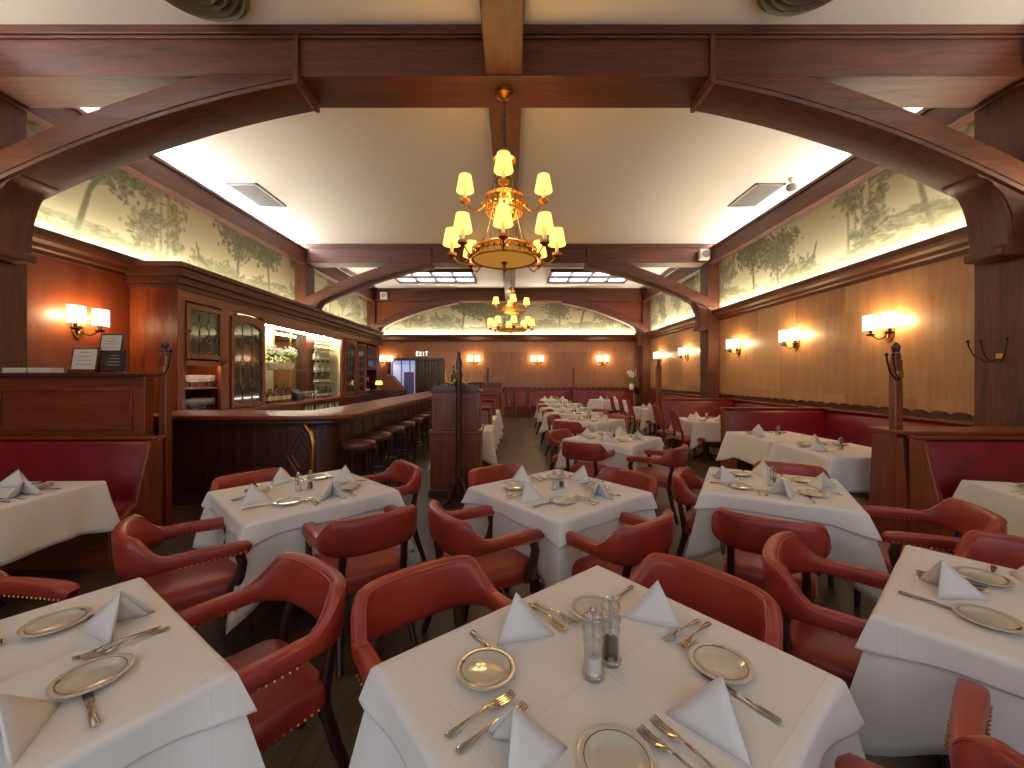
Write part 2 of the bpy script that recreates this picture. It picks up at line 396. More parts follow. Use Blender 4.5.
def cove(name, a, b, mat, label, r=.02):
    o = MB().tube([a, b], r, 8).build(name, mat); return tag(o, label, 'strip light')
for i, (y0, y1) in enumerate([(-1, 3.9), (4.5, 10.35), (10.95, 15.4)]):
    nm = ['before the near arch', 'between the near and middle arches', 'beyond the middle arch'][i]
    cove('cove_tube', (XR-.1, y0, CZ1+.0), (XR-.1, y1, CZ1+.0), 'tube', 'warm cove tube hidden on the right cornice '+nm)
    cove('cove_tube', (XL+.1, y0, CZ1+.0), (XL+.1, y1, CZ1+.0), 'tube', 'warm cove tube hidden on the left cornice '+nm)
    if i < 2:
        y0, y1 = (y0, y1) if i else (-1, 3.3)
        cove('ceiling_tube', (BR+.08, y0, 4.94), (BR+.08, y1, 4.94), 'tube_d', 'cool white tube hidden above the right long beam '+nm)
        cove('ceiling_tube', (BL-.08, y0, 4.94), (BL-.08, y1, 4.94), 'tube_c', 'cool white tube hidden above the left long beam '+nm)
cove('cove_tube', (XL+.3, YB-.1, CZ1+.0), (XR-.3, YB-.1, CZ1+.0), 'tube', 'warm cove tube hidden on the back wall cornice')

# transverse arches, posts, long beams
TR = [0]
def trim():
    TR[0] += 1; return 'trim_%d' % TR[0]
def arch(y0, y1, fill=False):
    root = bpy.data.objects.new(trim(), None); COL.objects.link(root); struct(root)
    mb = MB().box(XL, XR, y0, y1, 4.55, ZC)
    for yy in (y0-.03, y1):
        mb.box(XL, XR, yy, yy+.03, ZC-.09, ZC); mb.box(XL, XR, yy+.008*(yy < y0), yy+.022, ZC-.13, ZC-.1)
    mb.build('beam', 'beam_x', root, bevel=.008)
    for s, post, wl in ((1, BR, XR), (-1, BL, XL)):
        x0 = (1.97 if s > 0 else 2.12); L = abs(post)-x0+.05
        lo, up = [], []
        for i in range(25):
            x = L*i/24; k = 3.1/L; z = 4.47-.19*x*k-.056*(x*k)**2; lo.append((s*(x0+x), z)); up.append((s*(x0+x), min(z+.29, 4.57)))
        MB().prism(lo+up[::-1], y0-.02, y1-.07, 1).build('brace', 'beam_x', root, bevel=.01, smooth=25)
        bead = MB()          # moulding line along the lower edge of both faces
        for yy in (y0-.02, y1-.07):
            bead.tube([(p[0], yy, p[1]+.055) for p in lo], .011, 6)
        bead.build('brace_moulding', 'beam_x', root)
        MB().prism([(s*(x0-.025), 4.462), (s*(x0+.025), 4.462), (s*(x0+.025), ZC-.1), (s*(x0-.025), ZC-.1)], y0-.035, y1-.05, 1).build('joint_block', 'beam_z', root, bevel=.008)
        MB().box(min(post, wl), max(post, wl), y0, y1, .0, ZC).build('post', 'beam_z', root, bevel=.012)
        # corbel: concave bracket under the brace end
        a = abs(post)
        pr = [(a, 2.79), (a-.22, 2.79), (a-.24, 2.81), (a-.24, 2.87), (a-.20, 2.89)]
        for i in range(9):
            q = i/8; pr.append((a-.18-.24*(1-math.cos(q*PI/2)), 2.90+.66*math.sin(q*PI/2)))
        pr += [(a-.47, 3.58), (a-.49, 3.61), (a-.47, 3.66), (a, 3.66)]
        pr = [(s*p[0], p[1]) for p in pr]
        MB().prism(pr, y0+.02, y1-.11, 1).build('corbel', 'beam_z', root, bevel=.01, smooth=30)
        ins = [(a-.04, 2.98), (a-.11, 2.98), (a-.15, 3.2), (a-.21, 3.34), (a-.30, 3.46), (a-.04, 3.28)]
        MB().prism([(s*p[0], p[1]) for p in ins], y0+.005, y0+.025, 1).build('corbel_inset', 'beam_z', root, bevel=.006)
        if fill:
            MB().prism(up+[(s*(x0+L), 4.57)], (y0+y1)/2-.05, (y0+y1)/2+.05, 1).build('spandrel_panel', 'panel_x', root)
    return root
arch(3.95, 4.42); arch(10.4, 10.85); arch(15.6, 16.02, True)
def long_beam(x0, x1, z0, z1, mat='beam_y'):
    root = struct(MB().box(x0, x1, YF, 15.7, z0, z1).build(trim(), mat, bevel=.012))
    return root
long_beam(BR, BR+.16, 4.5, 4.91); long_beam(BL-.16, BL, 4.5, 4.91); long_beam(-.26, .10, 4.57, ZC)
for x0, x1 in ((BR-.03, BR), (BL, BL+.03)):
    struct(MB().box(x0, x1, YF, 15.7, 4.50, 4.55).box(x0, x1, YF, 15.7, 4.84, 4.9).build(trim(), 'beam_y', bevel=.006))

# doorway at the back: glowing panel in place of a blue-lit room, folding door leaf, lit sign
dr = bpy.data.objects.new('door_1', None); COL.objects.link(dr); struct(dr)
MB().box(DX0-.1, DX0, YB-.05, YB+.1, 0, DZ+.1).box(DX1, DX1+.1, YB-.05, YB+.1, 0, DZ+.1).box(DX0, DX1, YB-.05, YB+.1, DZ, DZ+.1).build('door_frame', 'dark_z', dr, bevel=.01)
mb = MB()
for i in range(8):
    x = -3.95+i*.1375; mb.box(x, x+.1375, YB-.02+(.03 if i % 2 else 0), YB+.05, .02, DZ)
mb.build('folding_leaf', 'dark_z', dr, bevel=.015)
MB().box(DX0, -3.93, YB+.10, YB+.11, 0, DZ).build('passage_glow_panel', 'bluelit', dr); MB().box(-3.95, DX1, YB+.09, YB+.11, 0, DZ).build('leaf_backing', 'dark_z', dr)  # panel glows by itself to imitate blue light in the passage
mb = MB()
for x in (-4.92, -4.55, -4.2): mb.box(x, x+.04, YB+.07, YB+.1, 0, DZ)
mb.build('passage_mullion', 'blue', dr)
MB().box(-4.36, -4.06, YB+.05, YB+.07, .1, 1.72).build('inner_door_leaf', 'blue', dr); MB().box(-4.06, -4.01, YB+.04, YB+.08, .1, 1.78).box(-4.41, -4.36, YB+.04, YB+.08, .1, 1.78).box(-4.36, -4.06, YB+.04, YB+.08, 1.72, 1.78).build('inner_door_frame', 'red', dr)
sg = thing('exit_sign', 'small lit EXIT sign above the dark doorway in the back wall', 'sign', (-3.65, YB-.05, 2.4))
MB().box(-.26, .26, -.03, .05, 0, .24).build('sign_face', 'grey', sg, bevel=.01)
mb = MB()
def letter(mb, ch, x, z, w_, h, y0, y1, st):
    segs = {'E': [(0, 0, st, h), (0, 0, w_, st), (0, h-st, w_, h), (0, h/2-st/2, w_*.8, h/2+st/2)], 'I': [(w_/2-st/2, 0, w_/2+st/2, h)],
            'T': [(w_/2-st/2, 0, w_/2+st/2, h), (0, h-st, w_, h)]}
    if ch == 'X':
        for sgn in (1, -1):
            a = [(0, 0), (st, 0), (w_, h), (w_-st, h)]
            if sgn < 0: a = [(w_-p, q) for p, q in a]
            mb.prism([(x+p, z+q) for p, q in a], y0, y1, 1)
    else:
        for a, b, c, d in segs[ch]: mb.box(x+a, x+c, y0, y1, z+b, z+d)
for i, ch in enumerate('EXIT'): letter(mb, ch, -.235+i*.122, .03, .10, .18, -.036, -.03, .03)
mb.build('sign_lettering', 'sign', sg)

# ------------------------------------------------------------------ ceiling fittings
for i, (cx, where) in enumerate(((-2.75, 'left'), (1.32, 'right'))):
    pass
def medallion(cx, cy, label):
    t = thing('ceiling_diffuser', label, 'vent', (cx, cy, ZC))
    prof = [(.44, 0), (.44, -.05), (.40, -.09), (.38, -.06)]
    MB().lathe(prof, n=40, cap0=False, cap1=False).build('outer_ring', 'ventbrown', t)
    mb = MB()
    for k in range(5):
        r = .36-k*.07; mb.lathe([(r, -.01), (r, -.06-.012*k), (r-.03, -.10-.012*k), (r-.045, -.05)], n=40, cap0=False, cap1=False)
    mb.lathe([(.06, 0), (.06, -.15), (.01, -.17)], n=24)
    mb.build('cone_louver', 'ventbrown', t); return t
medallion(-2.75, 3.40, 'round stepped ceiling diffuser left of the centre beam, cut by the frame'); medallion(2.55, 3.34, 'round stepped ceiling diffuser right of the centre beam, cut by the frame')
def vent(cx, cy, label):
    t = thing('ceiling_vent', label, 'vent', (cx, cy, ZC))
    MB().box(-.24, .24, -.44, .44, -.012, 0).build('backing', 'ventdark', t)
    MB().box(-.27, -.23, -.47, .47, -.03, 0).box(.23, .27, -.47, .47, -.03, 0).box(-.27, .27, -.47, -.43, -.03, 0).box(-.27, .27, .43, .47, -.03, 0).build('frame', 'grey', t)
    mb = MB()
    for k in range(11): mb.box(-.22+k*.042, -.20+k*.042, -.43, .43, -.026, -.01)
    mb.build('slat', 'grey', t)
vent(-4.82, 7.6, 'long grey ceiling vent grille by the left long beam'); vent(4.62, 7.6, 'long grey ceiling vent grille by the right long beam')
t = thing('security_camera', 'small dome camera hanging below the right ceiling vent', 'camera', (4.86, 6.95, ZC))
MB().lathe([(.05, 0), (.05, -.06), (.02, -.06), (.02, -.12)], n=16).build('mount', 'white', t)
MB().lathe([(.02, -.10), (.08, -.12), (.09, -.17), (.07, -.22), (.02, -.25)], n=16).build('dome', 'grey', t)
def speaker(x, y, z, label, rz):
    t = thing('wall_speaker', label, 'speaker', (x, y, z), rz)
    MB().box(-.13, .13, 0, .14, -.13, .13).build('cabinet', 'white', t, bevel=.012)
    MB().lathe([(.085, 0), (.09, -.012), (.06, -.005), (.02, .02)], n=24, mat=Matrix.Rotation(-PI/2, 4, 'X') @ Matrix.Scale(1, 4)).build('cone', 'grey', t, loc=(0, -.008, 0))
speaker(4.93, 10.2, 4.72, 'white box speaker on the right end of the middle arch beam', .0)
speaker(-4.95, 15.4, 4.72, 'white box speaker on the left end of the far arch beam', .0)
for x0, x1, nm in ((-4.05, -1.25, 'left'), (1.25, 4.05, 'right')):
    t = thing('skylight_panel', 'white lit ceiling grid of eight panes %s of the centre beam' % nm, 'ceiling light', ((x0+x1)/2, 13.6, ZC))
    W = x1-x0; mb = MB(); mb.box(-W/2, W/2, -.8, .8, -.05, 0)
    mb = MB()
    for k in range(5): x = -W/2+(W-.08)*k/4; mb.box(x, x+.08, -.8, .8, -.09, 0)
    for k in range(3): y = -.8+1.5*k/2; mb.box(-W/2, W/2, y, y+.1, -.1, 0)
    mb.build('grid_frame', 'dark_x', t)
    for j in range(2):
        for k in range(4):
            x = -W/2+(W-.08)*k/4+.08; y = -.8+.75*j+.1
            MB().box(x, x+(W-.08)/4-.08, y, y+.65, -.03, -.02).build('light_pane', 'sky', t)

# ------------------------------------------------------------------ chandeliers
def chandelier():
    t = thing('chandelier', '', 'chandelier')
    # local z = 0 at the soffit, hanging down (total 1.8 m)
    MB().lathe([(.02, 0), (.09, 0), (.085, -.03), (.04, -.05), (.015, -.07)], n=20).build('canopy', 'gilt', t)
    mb = MB()
    for k in range(14):
        z = -.07-k*.038; m = Matrix.Translation((0, 0, z-.018)) @ Matrix.Rotation(PI/2*(k % 2), 4, 'Z')
        pts = [m @ Vector((.014*math.cos(a), 0, .026*math.sin(a))) for a in [2*PI*i/10 for i in range(11)]]
        mb.tube(pts, .004, 5, cap=False)
    mb.build('chain', 'iron', t)
    MB().lathe([(.02, -.58), (.05, -.60), (.05, -.68), (.03, -.69), (.125, -.70), (.125, -.71), (.03, -.715), (.025, -.80)], n=24).build('crown_disc', 'gilt', t)
    MB().lathe([(.012, -.7), (.012, -1.15)], n=8).build('stem', 'iron', t)
    def band(r, z0, z1, n):
        mb = MB()
        mb.lathe([(r, z1), (r+.012, z1-.008), (r+.012, z1-.022), (r, z1-.028)], n=48, cap0=False, cap1=False)
        mb.lathe([(r, z0+.028), (r+.014, z0+.02), (r+.014, z0+.004), (r, z0)], n=48, cap0=False, cap1=False)
        for k in range(n):           # pierced filigree: crossing scrolls between the two hoops
            for s in (1, -1):
                pts = [((r+.004)*Vector((math.cos(a), math.sin(a), 0))+Vector((0, 0, z0+.02+(z1-z0-.04)*q))) for q, a in [(q, 2*PI*(k+s*.5*q)/n*1.0) for q in (0, .25, .5, .75, 1)]]
                mb.tube(pts, .006, 4, cap=False)
            a = 2*PI*(k+.5)/n; mb.sphere(((r+.006)*math.cos(a), (r+.006)*math.sin(a), (z0+z1)/2), .014, 6, 4)
        return mb
    band(.185, -1.27, -1.08, 20).build('upper_ring', 'gilt', t)
    band(.33, -1.76, -1.63, 34).build('lower_ring', 'gilt', t)
    MB().lathe([(.325, -1.70), (.32, -1.745), (.2, -1.765), (.02, -1.77)], n=36, cap0=False).build('glass_bowl', 'bowl', t)
    MB().lathe([(.03, -1.765), (.035, -1.78), (.015, -1.80), (.018, -1.82), (.004, -1.84)], n=12).build('finial', 'gilt', t)
    mb = MB()
    for k in range(4):
        a = PI/4+k*PI/2; d = Vector((math.cos(a), math.sin(a), 0))
        mb.tube([d*(.175+.16*q)+Vector((0, 0, -1.27-.36*q-.09*math.sin(q*PI))) for q in [i/8 for i in range(9)]], .006, 5)
        mb.tube([d*(.018+.165*q)+Vector((0, 0, -.72-.37*q+.03*math.sin(q*PI))) for q in [i/8 for i in range(9)]], .006, 5)
    mb.build('hanging_rod', 'iron', t)
    mb = MB()
    for k in range(6):
        a = k*PI/3; d = Vector((math.cos(a), math.sin(a), 0))
        mb.tube([d*.33+Vector((0, 0, -1.72)), d*.02+Vector((0, 0, -1.72))], .006, 5)
    mb.build('ring_spoke', 'iron', t)
    def arm(a, r0, z0, R, zc):
        d = Vector((math.cos(a), math.sin(a), 0)); mb = MB(); L = R-r0
        pts = []
        for i in range(15):
            q = i/14; pts.append(d*(r0+L*(q**.85))+Vector((0, 0, z0+(zc-z0)*q-.10*math.sin(q*PI)*(1-.2*q))))
        pts[-1] = d*R+Vector((0, 0, zc))
        mb.tube(pts, .008, 6)
        mb.sphere(d*(r0+.03)+Vector((0, 0, z0)), .028, 8, 6)
        mb.lathe([(.006, -.045), (.02, -.03), (.05, -.012), (.052, .012), (.02, .016), (.02, .02)], c=d*R+Vector((0, 0, zc)), n=14)
        ar = mb.build('arm', 'gilt', t)
        MB().lathe([(.017, .014), (.017, .14)], c=d*R+Vector((0, 0, zc)), n=10).build('candle', M['paper'], ar)
        MB().lathe([(.092, .10), (.062, .265)], c=d*R+Vector((0, 0, zc)), n=20, cap0=False, cap1=False).build('lamp_shade', 'shade', ar)
    for k in range(8): arm(-PI/2+k*PI/4+.0, .335, -1.70, .55, -1.69)
    for k in range(4): arm(-PI/2+k*PI/2, .19, -1.16, .41, -1.13)
    return t
CH = Proto(chandelier())
CH.put((-.08, 4.18, 4.55), 0, 'near two-tier gilt chandelier with amber shades hanging from the near arch', 'gilt chandeliers')
CH.put((-.02, 10.6, 4.55), .12, 'far two-tier gilt chandelier with amber shades hanging from the middle arch', 'gilt chandeliers')
for y in (4.18, 10.6):
    lamp('chandelier_glow', (-.08, y, 3.25), 40, (1, .62, .2), .2); lamp('chandelier_glow_upper', (-.08, y, 3.78), 18, (1, .62, .2), .15)

# ------------------------------------------------------------------ wall sconces
def sconce():
    t = thing('wall_sconce', '', 'wall lamp')    # mounted on a wall at y = 0, projecting toward -y
    pl = [(.085*math.cos(a)*(1 if abs(math.sin(a)) < .7 else .9), .17*math.sin(a)) for a in [2*PI*i/24 for i in range(24)]]
    MB().prism(pl, -.02, 0, 1).sphere((0, -.02, .17), .035, 10, 6).sphere((0, -.025, 0), .04, 10, 6).build('backplate', 'gilt', t, bevel=.005)
    for s in (-1, 1):
        mb = MB()
        pts = [(s*.15*q, -.03-.11*q, -.05-.07*math.sin(q*PI)+.02*q) for q in [i/10 for i in range(11)]]
        mb.tube(pts, .009, 6); mb.lathe([(.01, -.035), (.05, -.02), (.055, -.005), (.02, 0), (.02, .05)], c=(s*.15, -.14, -.03), n=14)
        ar = mb.build('arm', 'iron', t)
        sh = MB(); n = 10; rs = []
        for z in (.02, .24):
            rs.append([(s*.15+.105*math.cos(PI*j/n+PI), -.14+.075*math.sin(PI*j/n+PI), z) for j in range(n+1)])
        sh.rings(rs, False, False, False); o = sh.build('lamp_shade', 'shade_w', ar)
        md = o.modifiers.new('thickness', 'SOLIDIFY'); md.thickness = .005
    return t
SC = Proto(sconce())
def put_sconce(x, y, z, rz, label, power=11):
    SC.put((x, y, z), rz, label, 'two-armed wall sconces')
    for s in (-.15, .15):
        v = Rz(rz) @ Vector((s, -.09, .13)); lamp('sconce_bulb', Vector((x, y, z))+v, power, (1, .66, .30), .03)
for i, (y, nm) in enumerate(((5.72, 'behind the near right lamp post'), (7.58, 'second along from the near right post'), (9.5, 'just before the middle arch post'), (12.3, 'first beyond the middle arch post'), (14.5, 'nearest the back corner'))):
    put_sconce(XR, y, 2.24, -PI/2, 'two-shade brass wall sconce on the right wall, '+nm)
put_sconce(XL, 5.2, 2.24, PI/2, 'two-shade brass wall sconce on the left wall above the framed certificates')
for x, nm in ((-5.08, 'in the corner beyond the back bar cabinet'), (-1.55, 'beside the coat stand finial'), (1.02, 'above the middle back table'), (3.68, 'nearest the white flowers')):
    put_sconce(x, YB, 2.2, 0, 'two-shade brass wall sconce on the back wall, '+nm, 9)

# ------------------------------------------------------------------ chairs
def rrect(hx, hy, z, r, n=5, cx=0, cy=0, taper=0):
    pts = []
    for qx, qy, a0 in ((1, 1, 0), (-1, 1, PI/2), (-1, -1, PI), (1, -1, 3*PI/2)):
        for i in range(n+1):
            a = a0+PI/2*i/n; x = qx*(hx-r)+r*math.cos(a); y = qy*(hy-r)+r*math.sin(a); pts.append(Vector((cx+x*(1+taper*y), cy+y, z)))
    return pts
def nails(mb, pts, nrm, r=.006):
    for p, n_ in zip(pts, nrm):
        p = Vector(p)+Vector(n_)*.002; mb.sphere(p, r, 6, 4)
def seat_mesh():
    L = [(-.02, .365, .06), (.0, .375, .07), (.0, .42, .07), (-.004, .445, .07), (-.02, .466, .07), (-.06, .478, .06), (-.14, .486, .04), (-.2, .488, .02)]
    rs = [rrect(.236+a, .245+a, z, max(r, .012), 5, 0, .02, .22) for a, z, r in L]
    return MB().rings(rs)
def captain_chair():
    t = thing('armchair', '', 'chair')
    st = seat_mesh().build('seat', 'leather', t, smooth=50)
    mb = MB(); P, N = [], []
    for i in range(-10, 11): P.append((i*.0228, .268, .385)); N.append((0, 1, 0))
    for s in (-1, 1):
        for i in range(18): y = -.2+i*.026; P.append((s*(.237*(1+.22*y)), .02+y*.93, .385)); N.append((s, 0, 0))
    nails(mb, P, N); mb.build('nail_trim', 'brass', st)
    # wraparound padded back
    rs = []; n = 31
    for i in range(n):
        ph = math.radians(-84+168*i/(n-1)); q = abs(ph)/math.radians(84)
        sq = max(0, (q-.52)/.48); sq = sq*sq*(3-2*sq)
        top = .805-.115*sq; bot = .592+.03*q**2.0
        ex = .62
        x = .268*math.copysign(abs(math.sin(ph))**ex, ph); y = -.225*abs(math.cos(ph))**ex-.05
        nx, ny = math.sin(ph), -math.cos(ph); nx = math.copysign(abs(nx)**1.4, nx); ny = -abs(ny)**1.4; ln = math.hypot(nx, ny); nx, ny = nx/ln, ny/ln
        th = .034 - .008*q; ring = []
        hh = (top-bot)/2; zc = (top+bot)/2
        for j in range(16):
            a = 2*PI*j/16; ca, sa = math.cos(a), math.sin(a)
            o_ = th*math.copysign(abs(ca)**.7, ca); z = zc+hh*math.copysign(abs(sa)**.5, sa)
            lean = .07*(z-.6)*(1-.6*q)
            ring.append(Vector((x+nx*(o_+lean), y+ny*(o_+lean), z)))
        rs.append(ring)
    bk = MB().rings(rs).build('backrest', 'leather', t, smooth=60)
    mb = MB()
    mb.tube([r[12-8]+Vector((0, 0, .001)) for r in rs][2:-2], .004, 5)
    def ridge(j): return [r[j] for r in rs]
    mb2 = MB(); mb2.tube(ridge(2)[1:-1], .0045, 5); mb2.tube(ridge(6)[1:-1], .0045, 5)
    mb2.build('piping', 'leather', bk)
    for s in (-1, 1):
        AX = .268; pa = [(s*.264, -.125, .655), (s*.268, .0, .655), (s*.266, .1, .652), (s*.262, .18, .648), (s*.26, .225, .643), (s*.26, .242, .636)]
        ar = MB().tube(pa, .03, 12, up=(0, 0, 1), squash=[(.027, .033), (.029, .034), (.032, .034), (.034, .034), (.033, .032), (.022, .022)]).build('armrest', 'leather', t, smooth=60)
        mb = MB(); P, N, P2, N2 = [], [], [], []
        for i in range(13):
            y = -.06+i*.023; xx = s*(AX-.008*max(0, i-3)/9); P.append((xx+s*.030, y, .628)); N.append((s, 0, 0)); P2.append((xx-s*.030, y, .628)); N2.append((-s, 0, 0))
        nails(mb, P, N); mb.build('nail_trim', 'brass', ar); mb = MB(); nails(mb, P2, N2); mb.build('inner_nail_trim', 'brass', ar)
        # curved arm support running down into the front leg
        pts = [(s*.258, .19, .62), (s*.26, .205, .56), (s*.26, .19, .49), (s*.256, .16, .43), (s*.25, .155, .38)]
        pts = [Vector(p) for p in pts]
        MB().tube(pts, .02, 8, up=(1, 0, 0), squash=[(.024, .018), (.024, .018), (.026, .018), (.028, .018), (.028, .018)]).build('arm_support', 'legwood', t, smooth=50)
        MB().tube([(s*.215, .225, .37), (s*.22, .235, .2), (s*.225, .24, 0)], .02, 8, up=(1, 0, 0), squash=[(.024, .024), (.021, .021), (.016, .016)]).build('leg', 'legwood', t, smooth=50)
        MB().tube([(s*.175, -.255, .64), (s*.18, -.225, .50), (s*.18, -.205, .37), (s*.195, -.25, .18), (s*.21, -.31, 0)], .02, 8, up=(1, 0, 0), squash=[(.016, .018), (.02, .02), (.024, .022), (.02, .02), (.016, .016)]).build('leg', 'legwood', t, smooth=50)
    return t
def side_chair():
    t = thing('side_chair', '', 'chair')
    L = [(-.02, .40, .05), (.0, .41, .06), (.0, .44, .06), (-.02, .462, .05), (-.08, .472, .04), (-.17, .475, .02)]
    MB().rings([rrect(.22+a, .22+a, z, max(r, .01), 4, 0, .02) for a, z, r in L]).build('seat', 'leather', t, smooth=50)
    rs = []
    for i in range(11):
        z = .56+.42*i/10; wd = .20*(1-.12*(i/10))*(1 if 0 < i < 10 else .9); y = -.2-.10*(i/10); th = .026 if 0 < i < 10 else .016
        rs.append([Vector((wd*math.copysign(abs(math.cos(a))**.3, math.cos(a)), y+th*math.copysign(abs(math.sin(a))**.6, math.sin(a)), z)) for a in [2*PI*(j+.5)/16 for j in range(16)]])
    MB().rings(rs).build('backrest', 'leather', t, smooth=55)
    for s in (-1, 1):
        MB().tube([(s*.19, .2, .41), (s*.195, .205, 0)], .02, 8, up=(1, 0, 0), squash=[(.022, .022), (.015, .015)]).build('leg', 'legwood', t, smooth=50)
        MB().tube([(s*.18, -.2, .60), (s*.18, -.18, .42), (s*.19, -.22, .2), (s*.195, -.28, 0)], .02, 8, up=(1, 0, 0), squash=[(.017, .018), (.02, .022), (.018, .018), (.015, .015)]).build('leg', 'legwood', t, smooth=50)
    return t
ARM = Proto(captain_chair()); SIDE = Proto(side_chair())
def face(fx, fy): return math.atan2(fy, fx)-PI/2      # rotation that turns local +y to (fx, fy)
def chair_by_back(bx, by, f, label, proto=None, group='red captain chairs'):
    """bx,by: floor point below the middle of the back's top; f: facing"""
    l = math.hypot(*f); f = (f[0]/l, f[1]/l); (proto or ARM).put((bx+f[0]*.29, by+f[1]*.29, 0), face(*f), label, group)

# ------------------------------------------------------------------ tables, cloths and settings
TOP = .745
def table_proto():
    t = thing('dining_table', '', 'table')
    MB().box(-.44, .44, -.40, .40, TOP-.035, TOP).build('tabletop', 'dark_x', t, bevel=.006)
    MB().lathe([(.05, .04), (.04, .08), (.038, TOP-.06), (.16, TOP-.036)], n=16).build('column', 'black', t)
    for k in range(4):
        a = k*PI/2; MB().tube([(.02*math.cos(a), .02*math.sin(a), .09), (.14*math.cos(a), .14*math.sin(a), .055), (.23*math.cos(a), .23*math.sin(a), .018)], .02, 8, squash=[(.03, .03), (.028, .022), (.022, .016)]).build('foot', 'black', t)
    return t
TAB = Proto(table_proto())
def cloth_mesh(a, b, drop, cdrop, flare, seed, z, extra, wave=.008, nper=40):
    rnd = random.Random(seed); per = []       # perimeter samples: (point, outward, distance to nearest corner)
    cs = [(a, b), (-a, b), (-a, -b), (a, -b)]
    for k in range(4):
        p, q = Vector(cs[k]), Vector(cs[(k+1) % 4]); L = (q-p).length; d = (q-p)/L; o = Vector((d.y, -d.x))
        if o.dot((p+q)/2) < 0: o = -o
        for i in range(nper):
            s = i/nper; s = .5-.5*math.cos(PI*s)*(.35)-.5*(1-2*s)*.65 if True else s
            pt = p+d*L*s; dc = min(s, 1-s)*L
            diag = Vector((math.copysign(1, pt.x), math.copysign(1, pt.y))).normalized()
            wv = math.exp(-(dc/.07)**2); out = (o*(1-wv)+diag*wv).normalized() if dc > 1e-6 else diag
            per.append((pt, out, dc, k*L+L*s))
    phs = [rnd.uniform(0, 6.28) for _ in range(8)]; cvar = [rnd.uniform(.85, 1.15) for _ in range(4)]
    rings = []
    for sc_ in (.35, .7, .93): rings.append([Vector((p.x*sc_, p.y*sc_, z)) for p, *_ in per])
    rings.append([Vector((p.x-o.x*.006, p.y-o.y*.006, z-.0005)) for p, o, *_ in per])
    N = 10
    depths = [0, .004]+[None]*N
    for i in range(-1, N+1):
        ring = []
        for p, o, dc, s in per:
            ci = (0 if p.x > 0 and p.y > 0 else 1 if p.y > 0 else 2 if p.x < 0 else 3)
            w2 = max(0, 1-dc/.20)**1.4; D = drop+(cdrop*cvar[ci]-drop)*w2
            D += .006*math.sin(s*5+phs[0])
            dep = .003 if i == -1 else (.012 if i == 0 else .012+(D-.012)*i/N)
            w1 = math.exp(-(dc/.06)**2); dip = math.exp(-((dc-.17)/.07)**2)
            off = .004+extra+dep*(.05+flare*w1*cvar[ci]-.07*dip)+wave*min(1, dep/.2)*(math.sin(s*9+phs[1])+.6*math.sin(s*17+phs[2]))
            if i == -1: off = .002+extra*.5
            ring.append(Vector((p.x+o.x*off, p.y+o.y*off, z-dep)))
        rings.append(ring)
    mb = MB(); n = len(per); mb.rings(rings, False, False); mb.add([(0, 0, z)]+[tuple(v) for v in rings[0]], [(0, 1+j, 1+(j+1) % n) for j in range(n)])
    return mb
CL = {}
def put_cloth(kind, a, b, x, y, ang, label, seed, **kw):
    key = (kind, a, b, seed)
    if key not in CL:
        o = cloth_mesh(a, b, seed=seed, **kw).build(kind, 'linen', None, smooth=60, weld=True)
        md = o.modifiers.new('thickness', 'SOLIDIFY'); md.thickness = .0025; md.offset = 1
        CL[key] = o
        r = o
    else:
        r = CL[key].copy(); COL.objects.link(r)
    r.location = (x, y, 0); r.rotation_euler = (0, 0, ang)
    return tag(r, label, 'tablecloth', 'white table linen')

def napkin_proto():
    t = MB(); h = .122
    A = Vector((0, -.02, h)); T = Vector((0, .105, 0)); Lf = Vector((-.088, -.06, 0)); Rf = Vector((.088, -.06, 0))
    for s, F in ((-1, Lf), (1, Rf)):
        for k, off in enumerate((0, .011)):
            A2 = A-Vector((0, 0, off*.9)); F2 = Vector((F.x-s*off*1.6, F.y+off*.7, 0)); T2 = T-Vector((0, off*1.5, 0))
            n = 6; pts = []; fs = []
            for i in range(n+1):
                for j in range(n+1-i):
                    u, v = i/n, j/n; p = A2*(1-u-v)+F2*u+T2*v
                    bul = u*v*4*(1-u-v)*1.2+u*(1-u)*.12
                    p = p+Vector((s*.6, -.25, .35))*bul*.03*(1-k*.5); p.z = max(p.z, 0); pts.append(p)
            idx = {}; c = 0
            for i in range(n+1):
                for j in range(n+1-i): idx[i, j] = c; c += 1
            for i in range(n):
                for j in range(n-i):
                    fs.append((idx[i, j], idx[i+1, j], idx[i, j+1]))
                    if i+j < n-1: fs.append((idx[i+1, j], idx[i+1, j+1], idx[i, j+1]))
            t.add(pts, fs)
    o = t.build('napkin', 'napkin', None, smooth=40)
    md = o.modifiers.new('thickness', 'SOLIDIFY'); md.thickness = .0045; md.offset = 0
    return tag(o, '', 'napkin')
NAP = Proto(napkin_proto())
def plate_proto():
    t = thing('bread_plate', '', 'plate')
    R = .083
    MB().lathe([(.01, 0), (.05, 0), (.056, .003), (R-.006, .014), (R, .0165), (R+.0005, .019), (R-.003, .0205), (R-.018, .0165), (R-.024, .011), (.045, .0075), (.004, .007)], n=40).build('dish', 'china', t, smooth=60)
    MB().lathe([(R-.0135, .0184), (R-.0155, .0180)], n=40, cap0=False, cap1=False).build('rim_line', 'rimline', t)
    mb = MB()        # small brown monogram on the rim
    for k in range(5):
        a = .35*k; mb.tube([(-R+.012+.004*math.sin(a*3), -.012+.006*k, .0196), (-R+.018-.003*math.cos(a*2), -.008+.006*k, .0182), (-R+.011, -.004+.006*k, .0196)], .0007, 4)
    mb.build('monogram', 'rimline', t); return t
PLATE = Proto(plate_proto())
